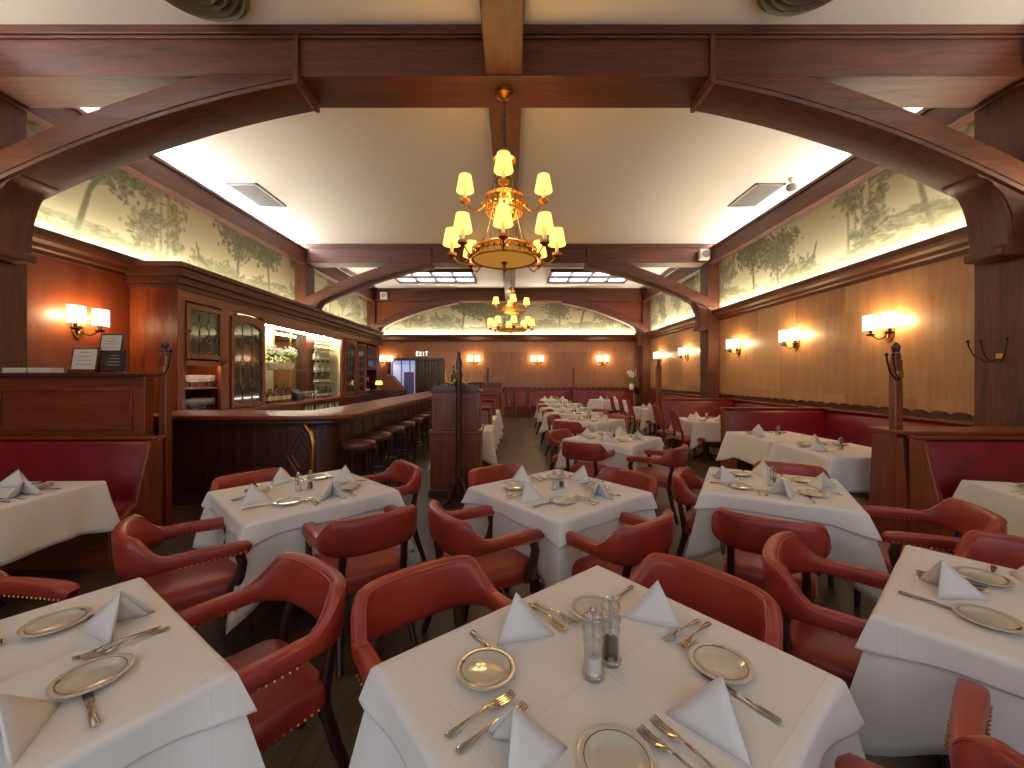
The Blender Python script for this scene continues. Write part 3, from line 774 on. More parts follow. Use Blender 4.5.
def flatpiece(mb, pts):    # pts: (y, halfwidth, z, thickness)
    mb.rings([[Vector((-wd, y, z)), Vector((-wd*.55, y, z+th)), Vector((wd*.55, y, z+th)), Vector((wd, y, z)), Vector((wd*.5, y, z-th*.3)), Vector((-wd*.5, y, z-th*.3))] for y, wd, z, th in pts])
def fork_proto():
    mb = MB()
    flatpiece(mb, [(-.098, .003, .004, .002), (-.094, .0095, .004, .003), (-.07, .0085, .005, .003), (-.03, .004, .010, .003), (.01, .0035, .013, .003), (.028, .006, .012, .003), (.04, .012, .009, .0025), (.052, .0125, .006, .0025)])
    for k in range(4):
        x = -.0103+.0069*k; mb.rings([[Vector((x-wd, y, z)), Vector((x-wd, y, z+.002)), Vector((x+wd, y, z+.002)), Vector((x+wd, y, z))] for y, wd, z in ((.05, .0024, .0062), (.07, .002, .004), (.09, .0016, .006), (.1, .001, .009))])
    return tag(mb.build('dinner_fork', 'steel', None, smooth=50), '', 'fork')
def knife_proto():
    t = thing('dinner_knife', '', 'knife')
    mb = MB(); flatpiece(mb, [(-.10, .005, .006, .003), (-.095, .0095, .006, .004), (-.05, .008, .006, .0045), (-.01, .006, .006, .004), (0, .0075, .006, .004)]); mb.build('handle', 'steel', t, smooth=50)
    mb = MB(); flatpiece(mb, [(0, .006, .006, .002), (.01, .0085, .006, .0015), (.06, .0105, .006, .0015), (.085, .009, .006, .0012), (.098, .004, .006, .001), (.101, .001, .006, .0005)]); mb.build('blade', 'steel', t, smooth=50)
    return t
FORK = Proto(fork_proto()); KNIFE = Proto(knife_proto())
def mill_proto(kind):
    t = thing(kind+'_mill', '', 'mill')
    MB().lathe([(.027, 0), (.03, .004), (.03, .012), (.025, .018), (.024, .085), (.027, .09), (.027, .096), (.019, .104), (.029, .116), (.03, .124), (.02, .134), (.028, .146), (.026, .158), (.012, .166), (.006, .168)], n=20).build('body', 'acrylic', t, smooth=60)
    MB().lathe([(.020, .012), (.020, .065 if kind == 'pepper' else .055)], n=16).build('filling', 'pepper' if kind == 'pepper' else 'salt', t)
    MB().lathe([(.005, .02), (.005, .165), (.009, .168), (.01, .175), (.005, .181)], n=12).build('spindle', 'chrome', t)
    return t
SALT = Proto(mill_proto('salt')); PEP = Proto(mill_proto('pepper'))

def sidename(a, aligned):
    a = math.degrees(a) % 360
    if aligned: return ['right', 'far', 'left', 'near'][int(((a+45) % 360)//90)]+' side'
    return ['far right', 'far left', 'near left', 'near right'][int(a//90)]+' side'
ZT = TOP+.0085
def setting(x, y, o, phrase, side, cutlery=True, jit=0, kn=True, rnd=random):
    """o: outward unit vector of the side the diner sits at"""
    f = (-o[0], -o[1]); lf = Vector((-f[1], f[0])); O = Vector(o); c = Vector((x, y))
    j = lambda s: rnd.uniform(-s, s)
    at = lambda out, t: tuple(c+O*(out+j(jit))+lf*(t+j(jit)))+(ZT,)
    rz = face(*f); g = 'settings'
    NAP.put(at(.33, -.06), rz+rnd.choice([.2, .55, -.45, -.8])+j(.25), 'folded white napkin, %s of %s' % (side, phrase), 'folded napkins')
    PLATE.put(at(.25, .20), j(3), 'cream bread plate, %s of %s' % (side, phrase), 'bread plates')
    if cutlery:
        FORK.put(at(.33, .045), rz+j(.06)-.03, 'silver fork next to the napkin, %s of %s' % (side, phrase), 'silver forks')
        FORK.put(at(.335, .092), rz+j(.06)+.03, 'silver fork next to the plate, %s of %s' % (side, phrase), 'silver forks')
        if kn: KNIFE.put(at(.33, -.20), rz+j(.1), 'silver knife at the %s of %s' % (side, phrase), 'silver knives')

def table(x, y, deg, phrase, sides=(0, 1, 2, 3), size=(.47, .47), overlay=True, cutlery=True, aligned=False, drop=.36, cdrop=.47, seed=1, mills=True, millpos=(0, 0), tl='square white-clothed dining table', jit=.015):
    ang = math.radians(deg); rnd = random.Random(seed*13+5)
    tb = TAB.put((x, y, 0), ang, 'dark pedestal table under the cloth of '+phrase, 'dining tables')
    tb.scale = (size[0]/.46, size[1]/.42, 1)
    put_cloth('tablecloth', size[0], size[1], x, y, ang, 'long white tablecloth draped over '+phrase, seed % 3, drop=drop, cdrop=cdrop, flare=.26, z=TOP+.0025, extra=0)
    if overlay:
        put_cloth('top_cloth', size[0]+.004, size[1]+.004, x, y, ang, 'short white top cloth laid over '+phrase, seed % 3, drop=.10, cdrop=.125, flare=.40, z=TOP+.0055, extra=.007, wave=.009)
    for k in sides:
        a = ang+k*PI/2; o = (math.cos(a), math.sin(a)); sz = size[k % 2]
        off = sz-.47
        setting(x+o[0]*off, y+o[1]*off, o, phrase, sidename(a, aligned), cutlery, jit, rnd=rnd)
    if mills:
        ms = 1.06 if 'front centre' in phrase else .76; px = x+millpos[0]; py = y+millpos[1]; r = rnd.uniform(0, 6)
        SALT.put((px-.03, py-.02, ZT), r, 'clear acrylic salt mill standing on '+phrase, 'salt and pepper mills', ms); PEP.put((px+.03, py+.035, ZT), r, 'clear acrylic pepper mill standing on '+phrase, 'salt and pepper mills', ms)

TABLES = dict(
    M1=(.255, 1.125, 38.5, 'the front centre table'), L1=(-1.43, 1.02, -35, 'the front left table'), R1=(1.91, 1.335, 40, 'the front right table'),
    L2=(-1.52, 2.92, 47, 'the brass rail table'), M2=(.34, 2.95, 39, 'the second centre table'), T5=(2.0, 3.07, 60, 'the lamp post table'))
table(*TABLES['M1'], size=(.485, .415), seed=1, jit=.006)
table(*TABLES['L1'], size=(.45, .45), seed=2, overlay=True)
table(*TABLES['R1'], size=(.44, .455), seed=3)
table(*TABLES['L2'], size=(.47, .47), seed=4)
table(*TABLES['M2'], size=(.46, .46), seed=5)
table(*TABLES['T5'], size=(.45, .45), seed=6)
table(-3.72, 2.72, 2, 'the left booth table', sides=(0, 1), aligned=True, overlay=False, seed=7, millpos=(.25, -.1))
table(3.98, 2.66, -15, 'the near right booth table', sides=(1, 2), aligned=True, overlay=False, seed=8)
table(3.77, 5.66, 2, 'the long booth far table', sides=(1, 2), aligned=True, overlay=False, seed=9)
table(3.77, 4.58, -2, 'the long booth near table', sides=(1, 2), aligned=True, overlay=False, seed=10)
table(3.80, 7.8, 0, 'the second right booth table', aligned=True, overlay=False, cutlery=False, seed=11)
table(3.85, 10.75, 0, 'the third right booth table', aligned=True, overlay=False, cutlery=False, seed=12)
table(1.37, 5.45, 50, 'the third centre table', seed=13, cutlery=False)
for k, (x, y) in enumerate(((1.5, 7.8), (1.45, 9.3), (1.45, 10.9), (1.5, 12.5))):
    table(x, y, 45, 'the %s centre table' % ORD[3+k], seed=14+k, cutlery=False)
table(1.55, 14.9, 0, 'the middle back table', aligned=True, overlay=False, cutlery=False, seed=20)
table(3.5, 14.7, 20, 'the right back table', aligned=True, overlay=False, cutlery=False, seed=21)
for k, y in enumerate((6.55, 8.2, 9.85)):
    table(-.72, y, 0, 'the %s aisle booth table' % ORD[k], sides=(1, 3), size=(.40, .42), aligned=True, overlay=False, cutlery=False, seed=22+k, mills=False, drop=.42, cdrop=.52)

LC = 'red leather captain chair '
u1 = (.62, -.785); u2 = (.785, .62); n1 = (-.62, .785); n2 = (-.785, -.62)
chair_by_back(-.40, 1.64, u1, LC+'at the far left side of the front centre table')
chair_by_back(.81, 1.62, n2, LC+'at the far right side of the front centre table')
ARM.put((.735, .61, 0), face(*n1), LC+'at the near right of the front centre table, mostly cut off', 'red captain chairs')
chair_by_back(-.80, 1.672, (-.61, -.8), LC+'at the far right side of the front left table')
ARM.put((-2.17, 1.5, 0), face(1, -.1), LC+'at left frame edge, only an armrest showing', 'red captain chairs')
chair_by_back(-2.02, 2.06, (.75, .66), LC+'at the near left of the brass rail table')
chair_by_back(-.757, 2.26, n1, LC+'at the near right of the brass rail table')
chair_by_back(-.90, 3.6, n2, LC+'at the far right of the brass rail table')
chair_by_back(-2.16, 3.28, (.76, -.64), LC+'between the brass bar rail and its nearest table')
chair_by_back(-.42, 2.32, (.85, .53), LC+'at the near left of the second centre table')
chair_by_back(.774, 2.17, n1, LC+'at the near right of the second centre table')
chair_by_back(1.0, 3.32, n2, LC+'at the far right of the second centre table')
chair_by_back(-.19, 3.5, u1, LC+'at the far left of the second centre table')
chair_by_back(1.4, 2.2, (.55, .83), LC+'at the near side of the lamp post table')
chair_by_back(1.36, 3.3, (.87, -.5), LC+'at the left side of the lamp post table')
chair_by_back(2.78, 2.35, (-.9, .43), LC+'before the right wooden lamp post, facing left')
chair_by_back(2.50, 3.62, (-.5, -.87), LC+'at the far side of the lamp post table')
chair_by_back(1.215, 1.87, (.77, -.64), LC+'at the far left of the front right table')
chair_by_back(2.52, 1.88, (-.77, -.64), LC+'behind the front right table at the right frame edge')
ARM.put((1.36, .84, 0), face(.766, .643), LC+'at the near left of the front right table, bottom corner', 'red captain chairs')
chair_by_back(.80, 4.73, (.54, .84), LC+'at the near side of the third centre table')
chair_by_back(1.90, 4.46, (-.75, .66), LC+'at the near right of the third centre table')
chair_by_back(.64, 5.9, (.75, -.66), LC+'at the left side of the third centre table')
chair_by_back(.92, 7.0, (.5, .85), LC+'at the near side of the fourth centre table')
for k, (x, y) in enumerate(((.80, 8.2), (.80, 9.6), (.80, 11.2), (.85, 12.8))):
    chair_by_back(x, y, (.85, -.5), LC+'at the aisle side of the %s centre table' % ORD[3+k])
for k, (x, y) in enumerate(((2.2, 8.2), (2.2, 9.7))):
    chair_by_back(x, y, (-.85, -.5), LC+'at the right side of the %s centre table' % ORD[3+k])
HC = 'tall-backed red side chair facing the right wall, '
for k, (x, y) in enumerate(((3.12, 7.5), (3.10, 8.35), (3.15, 10.45), (3.12, 11.2), (3.15, 12.3))):
    chair_by_back(x-.1, y, (1, 0), HC+'%s from the long booth' % ORD[k] if k else HC+'nearest the long right booth', SIDE, 'tall-backed side chairs')

# ------------------------------------------------------------------ booths
def bench(name, label, x0, x1, y, facing, h=1.02, panel_h=None, endcaps=(True, True), depth=.52, back='bench'):
    """upholstered bench whose back stands at y, running in x from x0 to x1, seat toward facing (-1: toward the camera)"""
    t = thing(name, label, 'booth bench', ((x0+x1)/2, y, 0)); W = (x1-x0)/2; s = facing
    def ys(a, b): return (min(s*a, s*b), max(s*a, s*b))
    prof = [(0, .40), (.20, .40), (.17, .55), (.12, .8), (.09, h-.06), (.07, h-.02), (.03, h), (0, h)]
    MB().prism([(s*p, z) for p, z in prof], -W+.05, W-.05, 0).build('backrest', back, t, bevel=.012, smooth=50)
    MB().prism([(s*p, z) for p, z in [(.16, .36), (depth, .36), (depth+.02, .39), (depth+.02, .43), (depth, .46), (.3, .475), (.16, .475)]], -W+.05, W-.05, 0).build('seat', back, t, bevel=.012, smooth=50)
    a, b = ys(.0, depth-.04); MB().box(-W+.04, W-.04, a, b, 0, .36).build('base', 'panel_x', t, bevel=.005)
    a, b = ys(-.03, .07); MB().box(-W, W, a, b, h, h+.03).build('cap_rail', 'panel_x', t, bevel=.008)
    for e, cap in zip((-1, 1), endcaps):
        if cap:
            pr = [(s*p, z) for p, z in [(-.0, 0), (depth-.02, 0), (depth-.02, .34), (.27, .47), (.13, h), (-.0, h)]]
            MB().prism(pr, e*W-(.045 if e > 0 else 0), e*W+(.045 if e < 0 else 0), 0).build('end_panel', 'panel_z', t, bevel=.008)
    if panel_h:
        a, b = ys(-.14, -.06)
        MB().box(-W, W, -.06, .0, 0, panel_h).build('back_panel', 'panel_x', t, bevel=.006)
    return t
# near left booth: high panelled partition, crimson bench facing the viewer
t = bench('booth_bench', 'crimson booth bench below the high panelled partition at left', -5.33, -3.28, 3.76, -1, 1.0, endcaps=(False, True))
pt = thing('partition_panel', 'high dark panelled partition behind the left crimson bench', 'partition', (-4.44, 3.85, 0))
MB().box(-.89, .93, -.03, .07, 0, 1.58).build('board', 'panel_x', pt, bevel=.005)
mb = MB(); mb.box(-.46, .82, -.045, -.03, 1.07, 1.10).box(-.46, .82, -.045, -.03, 1.44, 1.47).box(-.46, -.43, -.045, -.03, 1.10, 1.44).box(.79, .82, -.045, -.03, 1.10, 1.44); mb.build('moulding', 'panel_x', pt, bevel=.006)
MB().box(-.92, .90, -.07, .27, 1.58, 1.62).build('ledge', 'dark_x', pt, bevel=.008)
def hook_bracket(parent, z, spread, y=-.05, mat='iron'):
    mb = MB().box(-.03, .03, y-.012, y, z-.035, z+.035); mb.build('hook_plate', 'brass', parent, bevel=.004)
    for sx in spread:
        pts = [(0, y-.01, z-.02), (sx*.4, y-.05, z-.05), (sx*.8, y-.07, z+.02), (sx, y-.08, z+.13), (sx*1.02, y-.08, z+.18)]
        mb = MB(); mb.tube([Vector(p) for p in pts], .007, 6); mb.sphere(pts[-1], .016, 8, 6); mb.build('coat_hook', mat, parent)
def post(x, y, z0, z1, label, hooks=None, w_=.055, finial=True):
    t = thing('coat_post', label, 'post', (x, y, 0))
    MB().box(-w_, w_, -w_, w_, z0, z1-.16).box(-w_*.82, w_*.82, -w_*.82, w_*.82, z1-.16, z1-.12).build('shaft', 'panel_z', t, bevel=.01)
    if finial: MB().lathe([(.034, z1-.12), (.036, z1-.105), (.024, z1-.09), (.034, z1-.06), (.036, z1-.04), (.02, z1-.015), (.006, z1)], n=14).build('finial', 'dark_z', t)
    if hooks: hook_bracket(t, z1-.3, hooks, -w_)
    return t
post(-3.43, 3.96, 0, 1.95, 'square wooden post with a coat hook ending the left partition', (.15,), .038)
# right booths
bench('booth_bench', 'crimson booth bench at right edge, facing the viewer before the lamp post', 3.52, 5.36, 3.55, -1, 1.03, endcaps=(True, False))
dv = thing('booth_divider', 'broad wooden booth divider carrying the right lamp post', 'partition', (3.6, 3.72, 0))
MB().prism([(-.20, 0), (.22, 0), (.17, 1.03), (-.13, 1.03)], -.1, -.055, 0).build('end_panel', 'panel_z', dv, bevel=.006)
MB().box(-.055, 1.74, -.13, .16, 0, 1.03).build('core', 'panel_x', dv)
MB().box(-.12, 1.74, -.16, .2, 1.064, 1.095).build('ledge', 'panel_x', dv, bevel=.008)
MB().box(-.05, 1.72, .16, .2, .45, 1.0).build('far_pad', 'bench', dv, bevel=.015)
post(3.53, 3.68, 0, 1.90, 'square wooden lamp-side post with coat hooks standing at the right booth divider', (-.19, -.13), .036)
bench('booth_bench', 'crimson booth bench across the far end of the long right booth', 3.50, 5.36, 6.72, -1, 1.04, endcaps=(True, False))
bench('booth_bench', 'crimson booth bench across the booth before the middle arch', 3.50, 5.36, 9.45, -1, 1.04, endcaps=(True, False))
post(3.50, 9.55, 0, 2.0, 'slim wooden post at the booth end before the middle arch', None)
def wall_bench(label, y0, y1):
    t = thing('wall_bench', label, 'booth bench', (XR, (y0+y1)/2, 0)); L = (y1-y0)/2
    prof = [(-.02, .40), (-.30, .40), (-.27, .55), (-.22, .8), (-.20, .97), (-.17, 1.02), (-.02, 1.03)]
    mb = MB().prism(prof, -L, L, 1); mb.build('backrest', 'bench', t, bevel=.012, smooth=50)
    MB().prism([(-.26, .36), (-.72, .36), (-.74, .4), (-.73, .45), (-.45, .475), (-.26, .475)], -L, L, 1).build('seat', 'bench', t, bevel=.012, smooth=50)
    MB().box(-.68, -.03, -L, L, 0, .36).build('base', 'panel_y', t)
    MB().box(-.22, -.03, -L, L, 1.03, 1.055).build('cap_rail', 'panel_y', t, bevel=.006)
wall_bench('crimson wall bench along the right wall in the long booth', 4.47, 6.66)
wall_bench('crimson wall bench along the right wall behind the long booth', 6.82, 9.38)
wall_bench('crimson wall bench along the right wall past the middle arch', 10.9, 15.4)
for k, (x0, x1) in enumerate(((-.3, .02), (.14, .62), (.68, 2.35), (2.5, 4.9))):
    bench('booth_bench', 'crimson bench section on the back wall, %s from the podium aisle' % ORD[k], x0, x1, 16.2, -1, 1.04)
post(2.42, 15.75, 0, 1.98, 'slim wooden post between the two back bench sections', None, .04)
t = MB(); poly = [(-.4, .9)]
k = 0
pp = []
while -.4+k*.24 < 5.2:
    c = -.4+k*.24+.12
    for j in range(7): a = PI*(1-j/6); pp.append((c+.11*math.cos(a), 1.12+.055*math.sin(a)))
    k += 1
poly = [(-.4, .9)]+pp+[(pp[-1][0], .9)]
MB().prism(poly, YB-.03, YB, 1).build('scalloped_edging', 'dark_x', wall_b, smooth=0)

# aisle booths behind the podium
for k, y in enumerate((7.35, 9.0, 10.65)):
    bench('aisle_bench', 'crimson aisle booth bench with wooden end, %s behind the podium' % ORD[k], -1.12, -.36, y, -1, 1.0+.05*k)
t = thing('end_partition', 'tall wooden box panel with hooks ending the aisle booths', 'partition', (-.70, 11.6, 0))
MB().box(-.40, .40, -.08, .08, 0, 1.38).build('board', 'panel_x', t, bevel=.008)
MB().box(-.44, .44, -.11, .11, 1.38, 1.43).build('cap_rail', 'panel_x', t, bevel=.008)
mb = MB().box(-.03, .03, -.03, .03, 1.43, 1.85); mb.build('hook_post', 'dark_z', t)
for sx in (-.2, .2):
    MB().tube([(0, 0, 1.6), (sx*.5, 0, 1.56), (sx, 0, 1.66), (sx*1.1, 0, 1.76)], .008, 6).build('coat_hook', 'iron', t)
# podium box and the coat stand before it
t = thing('host_podium', 'boxy panelled wooden podium with scrolled crest beside the bar stools', 'podium', (-.745, 5.45, 0))
MB().box(-.33, .33, -.2, .2, .0, .84).build('lower_body', 'panel_z', t, bevel=.006)
MB().box(-.31, .31, -.19, .19, .88, 1.38).build('upper_body', 'panel_z', t, bevel=.006)
MB().box(-.35, .35, -.225, .225, .83, .88).build('waist_moulding', 'panel_x', t, bevel=.01)
MB().box(-.35, .35, -.225, .225, 0, .1).build('plinth', 'dark_x', t, bevel=.01)
MB().box(-.33, .33, -.21, .21, 1.38, 1.41).build('top_board', 'dark_x', t, bevel=.008)
mb = MB()
for x0, x1, z0, z1 in ((-.27, -.03, .95, 1.32), (.03, .27, .95, 1.32), (-.28, -.03, .16, .76), (.03, .28, .16, .76)):
    for a in ((x0, x1, z0, z0+.02), (x0, x1, z1-.02, z1), (x0, x0+.02, z0+.02, z1-.02), (x1-.02, x1, z0+.02, z1-.02)): mb.box(a[0], a[1], -.205, -.188, a[2], a[3])
mb.build('panel_moulding', 'panel_x', t, bevel=.003)
cr = []
for i in range(41):
    q = i/40; x = -.31+.62*q; cr.append((x, 1.41+.03+.045*abs(math.sin(q*PI*2))**.7+.012*math.sin(q*PI*10)))
MB().prism([(-.31, 1.41)]+cr+[(.31, 1.41)], -.19, -.165, 1).build('scrolled_crest', 'dark_x', t)
mb = MB()
for k in range(9): mb.lathe([(.008, 1.41), (.008, 1.455), (.016, 1.47), (.006, 1.49)], c=(-.3+.075*k, .17, 0), n=8)
mb.tube([(-.31, .17, 1.49), (.33, .17, 1.49)], .008, 6); mb.build('gallery_rail', 'iron', t)
for k, (dx, c, nm) in enumerate(((-.02, 'brown', 'dark wine bottle'), (.05, 'clearb', 'pale wine bottle'))):
    b = MB().lathe([(.036, 0), (.037, .01), (.037, .19), (.03, .22), (.014, .25), (.013, .31), (.016, .312), (.016, .32)], n=16).build('wine_bottle', 'b_'+c, None, loc=(-.745-.03+dx, 5.46, 1.412))
    tag(b, nm+' standing on top of the panelled podium', 'bottle', 'bottles on the podium')
t = thing('coat_stand', 'dark turned wooden coat stand with brass hooks before the podium', 'coat stand', (-.665, 5.0, 0))
MB().lathe([(.05, .12), (.055, .2), (.04, .3), (.055, .42), (.035, .5), (.042, .6), (.04, 1.55), (.05, 1.6), (.035, 1.68), (.045, 1.76), (.02, 1.84), (.026, 1.87), (.005, 1.9)], n=16).build('pole', 'dark_z', t)
for k in range(4):
    a = PI/4+k*PI/2; d = Vector((math.cos(a), math.sin(a), 0))
    MB().tube([d*.03+Vector((0, 0, .30)), d*.1+Vector((0, 0, .2)), d*.17+Vector((0, 0, .06)), d*.25+Vector((0, 0, .02))], .02, 8, squash=[(.018, .03), (.018, .03), (.018, .028), (.018, .02)]).build('foot', 'dark_z', t)
for k in range(4):
    a = k*PI/2; d = Vector((math.cos(a), math.sin(a), 0))
    mb = MB(); pts = [d*.035+Vector((0, 0, 1.55)), d*.09+Vector((0, 0, 1.50)), d*.15+Vector((0, 0, 1.53)), d*.17+Vector((0, 0, 1.60)), d*.155+Vector((0, 0, 1.65))]
    mb.tube(pts, .009, 6); mb.sphere(pts[-1], .016, 8, 6); mb.build('coat_hook', 'brass', t)
t = thing('hook_rack', 'iron coat hooks on a small plate fixed to the right arch post', 'coat hook', (BR-.0, 4.18, 1.74), -PI/2)
hook_bracket(t, .05, (-.22, -.10, .12), 0)

# ledge things at left
def framed(x, y, z, w_, h, label, inner, lines=4):
    t = thing('framed_notice', label, 'frame', (x, y, z)); t.rotation_euler = (math.radians(-8), 0, 0)
    MB().box(-w_/2, w_/2, 0, .015, 0, h).build('frame', 'dark_x', t, bevel=.004)
    MB().box(-w_/2+.018, w_/2-.018, -.003, .004, .018, h-.018).build('paper', inner, t)
    mb = MB()
    for k in range(lines): wd = (w_-.09)*(.5 if k == 0 else random.uniform(.7, 1)); z_ = h-.05-k*(h-.08)/lines; mb.box(-wd/2, wd/2, -.0045, -.003, z_-.004, z_)
    mb.build('printed_lines', 'ink' if inner == 'paper' else 'paper', t)
framed(-4.27, 3.98, 1.64, .27, .24, 'cream framed certificate standing lower left on the partition ledge', 'paper')
framed(-3.98, 3.99, 1.64, .24, .21, 'dark framed plaque standing beside the cream certificate', 'plaque')
framed(-4.11, 4.09, 1.83, .24, .20, 'cream framed certificate standing behind and above the other frames', 'paper')
b = MB().box(-.12, .12, -.06, .06, 0, .20).build('wooden_box', 'panel_x', None, bevel=.004, loc=(-4.11, 4.08, 1.625)); tag(b, 'small wooden box propping the upper certificate on the ledge', 'box')
b = MB().box(-.10, .10, -.04, .04, 0, .035).build('wooden_stand', 'panel_x', None, bevel=.004, loc=(-4.2, 3.90, 1.62)); tag(b, 'small orange wooden stand below the lower certificate', 'stand')
for x, nm in ((-4.85, 'leftmost, against the arch post'), (-4.6, 'left of the wooden stand')):
    b = MB().box(-.11, .11, -.06, .06, 0, .05).build('menu_stack', 'paper', None, bevel=.004, loc=(x, 3.95, 1.62)); tag(b, 'short pale card box lying on the partition ledge, '+nm, 'box', 'card boxes')

# ------------------------------------------------------------------ bar
bar = thing('bar_counter', 'long dark wooden bar counter with polished top and rounded near corner', 'bar', (0, 0, 0))
def edge(d):    # outline of the bar's public side, offset outward by d
    r = max(.24+d, .02); cx, cy = -2.2+d-r, 4.96-d+r
    return [(-4.6, 4.96-d)]+[(cx+r*math.sin(a), cy-r*math.cos(a)) for a in [PI/2*i/8 for i in range(9)]]+[(-2.2+d, 13.2)]
def bar_strip(d0, d1, z0, z1):
    o, i_ = edge(d0), edge(d1)
    return MB().rings([[(a[0], a[1], z0), (a[0], a[1], z1), (c[0], c[1], z1), (c[0], c[1], z0)] for a, c in zip(o, i_)])
bar_strip(0, -.5, 0, 1.0).build('bar_front', 'dark_z', bar, smooth=30)
bar_strip(.22, -.55, 1.06, 1.12).build('counter_top', 'panel_y', bar, bevel=.018, smooth=40)
bar_strip(.16, -.5, 1.0, 1.06).build('top_moulding', 'dark_y', bar, bevel=.015, smooth=40)
bar_strip(.012, -.02, 0, .14).build('plinth', 'dark_y', bar, bevel=.008)
mb = MB()
for k in range(9): st_ = MB().box(-4.4+k*.2, -4.38+k*.2, 4.935, 4.97, .14, 1.0).build('front_stile', 'dark_z', bar, bevel=.004)
for k in range(18):
    y = 5.5+k*.42; MB().box(-2.22, -2.18, y-.012, y+.012, .14, 1.0).build('side_stile', 'dark_z', bar, bevel=.004)
mb.box(-4.5, -2.8, 4.935, 4.97, .42, .46)
mb.build('front_rail', 'dark_x', bar, bevel=.004)
dm = MB()
for s in (1, .6):
    for a, b in (((0, .28), (.17, 0)), ((.17, 0), (0, -.28)), ((0, -.28), (-.17, 0)), ((-.17, 0), (0, .28))):
        dm.tube([(-2.62+a[0]*s, 4.945, .62+a[1]*s), (-2.62+b[0]*s, 4.945, .62+b[1]*s)], .012, 5)
dm.box(-2.80, -2.42, 4.935, 4.965, .26, .28).box(-2.80, -2.42, 4.935, 4.965, .94, .96)
dm.build('diamond_panel', 'panel_x', bar)
pts = [(-2.56, 4.96, .99), (-2.5, 4.80, 1.0), (-2.42, 4.70, .985), (-2.345, 4.67, .92), (-2.32, 4.67, .8), (-2.32, 4.67, .1), (-2.32, 4.70, .02)]
MB().tube([Vector(p) for p in pts], .03, 12).build('brass_rail', 'brass', bar, smooth=60)
MB().tube([(-2.74, 6.0, 1.02), (-2.74, 12.6, 1.02)], .012, 8).build('added_fill_strip', glow('added_fill_glow', (1, .9, .7, 1), 14), bar)  # unseen glowing strip added to light the dark back bar
# stools
def stool():
    t = thing('bar_stool', '', 'stool')
    MB().lathe([(.16, .66), (.19, .665), (.205, .69), (.205, .735), (.195, .757), (.14, .775), (.01, .78)], n=28).build('seat', 'brownleather', t, smooth=60)
    MB().lathe([(.19, .645), (.2, .65), (.2, .665), (.19, .67)], n=28).build('seat_rim', 'iron', t)
    for k in range(4):
        a = PI/4+k*PI/2; d = Vector((math.cos(a), math.sin(a), 0)); MB().tube([d*.14+Vector((0, 0, .66)), d*.19+Vector((0, 0, .3)), d*.2], .012, 8).build('leg', 'black', t)
    mb = MB(); mb.tube([(.19*math.cos(2*PI*i/24), .19*math.sin(2*PI*i/24), .24) for i in range(25)], .011, 6, cap=False); mb.build('foot_ring', 'chrome', t)
    return t
ST = Proto(stool())
for k in range(9):
    y = 5.12+k*.70; ST.put((-1.955, y, 0), random.uniform(0, 1.5), 'round brown leather bar stool, '+('nearest the brass rail' if k == 0 else '%s along the bar from the brass rail' % ORD[k]), 'bar stools')

# back bar cabinet along the left wall, front face x = FX
FX, CY0, CY1 = -4.93, 5.9, 14.9
cab = thing('back_bar_cabinet', 'long wooden back bar cabinet with leaded doors and a mirrored lit niche', 'cabinet', (0, 0, 0))
def fbox(mb, y0, y1, z0, z1, d0, d1): return mb.box(FX-d1, FX-d0, y0, y1, z0, z1)   # d: depth behind the face
MB().box(XL+.01, FX, CY0, CY0+.05, 0, 3.0).build('end_panel', 'panel_z', cab, bevel=.006)
MB().box(XL+.01, FX, CY1-.05, CY1, 0, 3.0).build('end_panel', 'panel_z', cab, bevel=.006)
mb = MB()
for x0, x1, y0, y1, z0, z1 in ((XL+.01, FX+.02, CY0-.03, CY1+.02, 2.88, 2.96), (XL+.01, FX+.06, CY0-.06, CY1+.03, 2.96, 3.06), (XL+.01, FX+.12, CY0-.10, CY1+.05, 3.06, 3.18), (XL+.01, FX+.16, CY0-.13, CY1+.06, 3.18, 3.26)): mb.box(x0, x1, y0, y1, z0, z1)
mb.build('cornice', 'beam_y', cab, bevel=.012)
mb = MB(); fbox(mb, CY0+.05, CY1-.05, 0, 3.0, .62, .64); mb.build('back_board', 'panel_y', cab)
mb = MB(); fbox(mb, CY0+.05, CY1-.05, 2.74, 2.9, 0, .05); mb.build('frieze_board', 'panel_y', cab)
mb = MB(); fbox(mb, CY0, CY1, .0, .94, .0, .05); mb.build('lower_front', 'panel_y', cab)
MB().box(XL+.03, FX+.14, CY0, CY1, .96, 1.02).build('work_top', 'panel_y', cab, bevel=.01)
mb = MB()
for y0, y1 in ((5.95, 6.04), (6.78, 7.0), (7.92, 8.0), (11.6, 11.78), (12.62, 12.72), (13.42, 13.55), (14.55, 14.85)): mb = MB(); fbox(mb, y0, y1, 1.02, 2.74, 0, .06); mb.build('stile', 'panel_z', cab, bevel=.006)
mb = MB()
for y in (6.88, 7.94, 11.66, 13.48): mb = MB(); fbox(mb, y, y+.04, 1.02, 2.76, .06, .6); mb.build('divider_board', 'panel_z', cab)
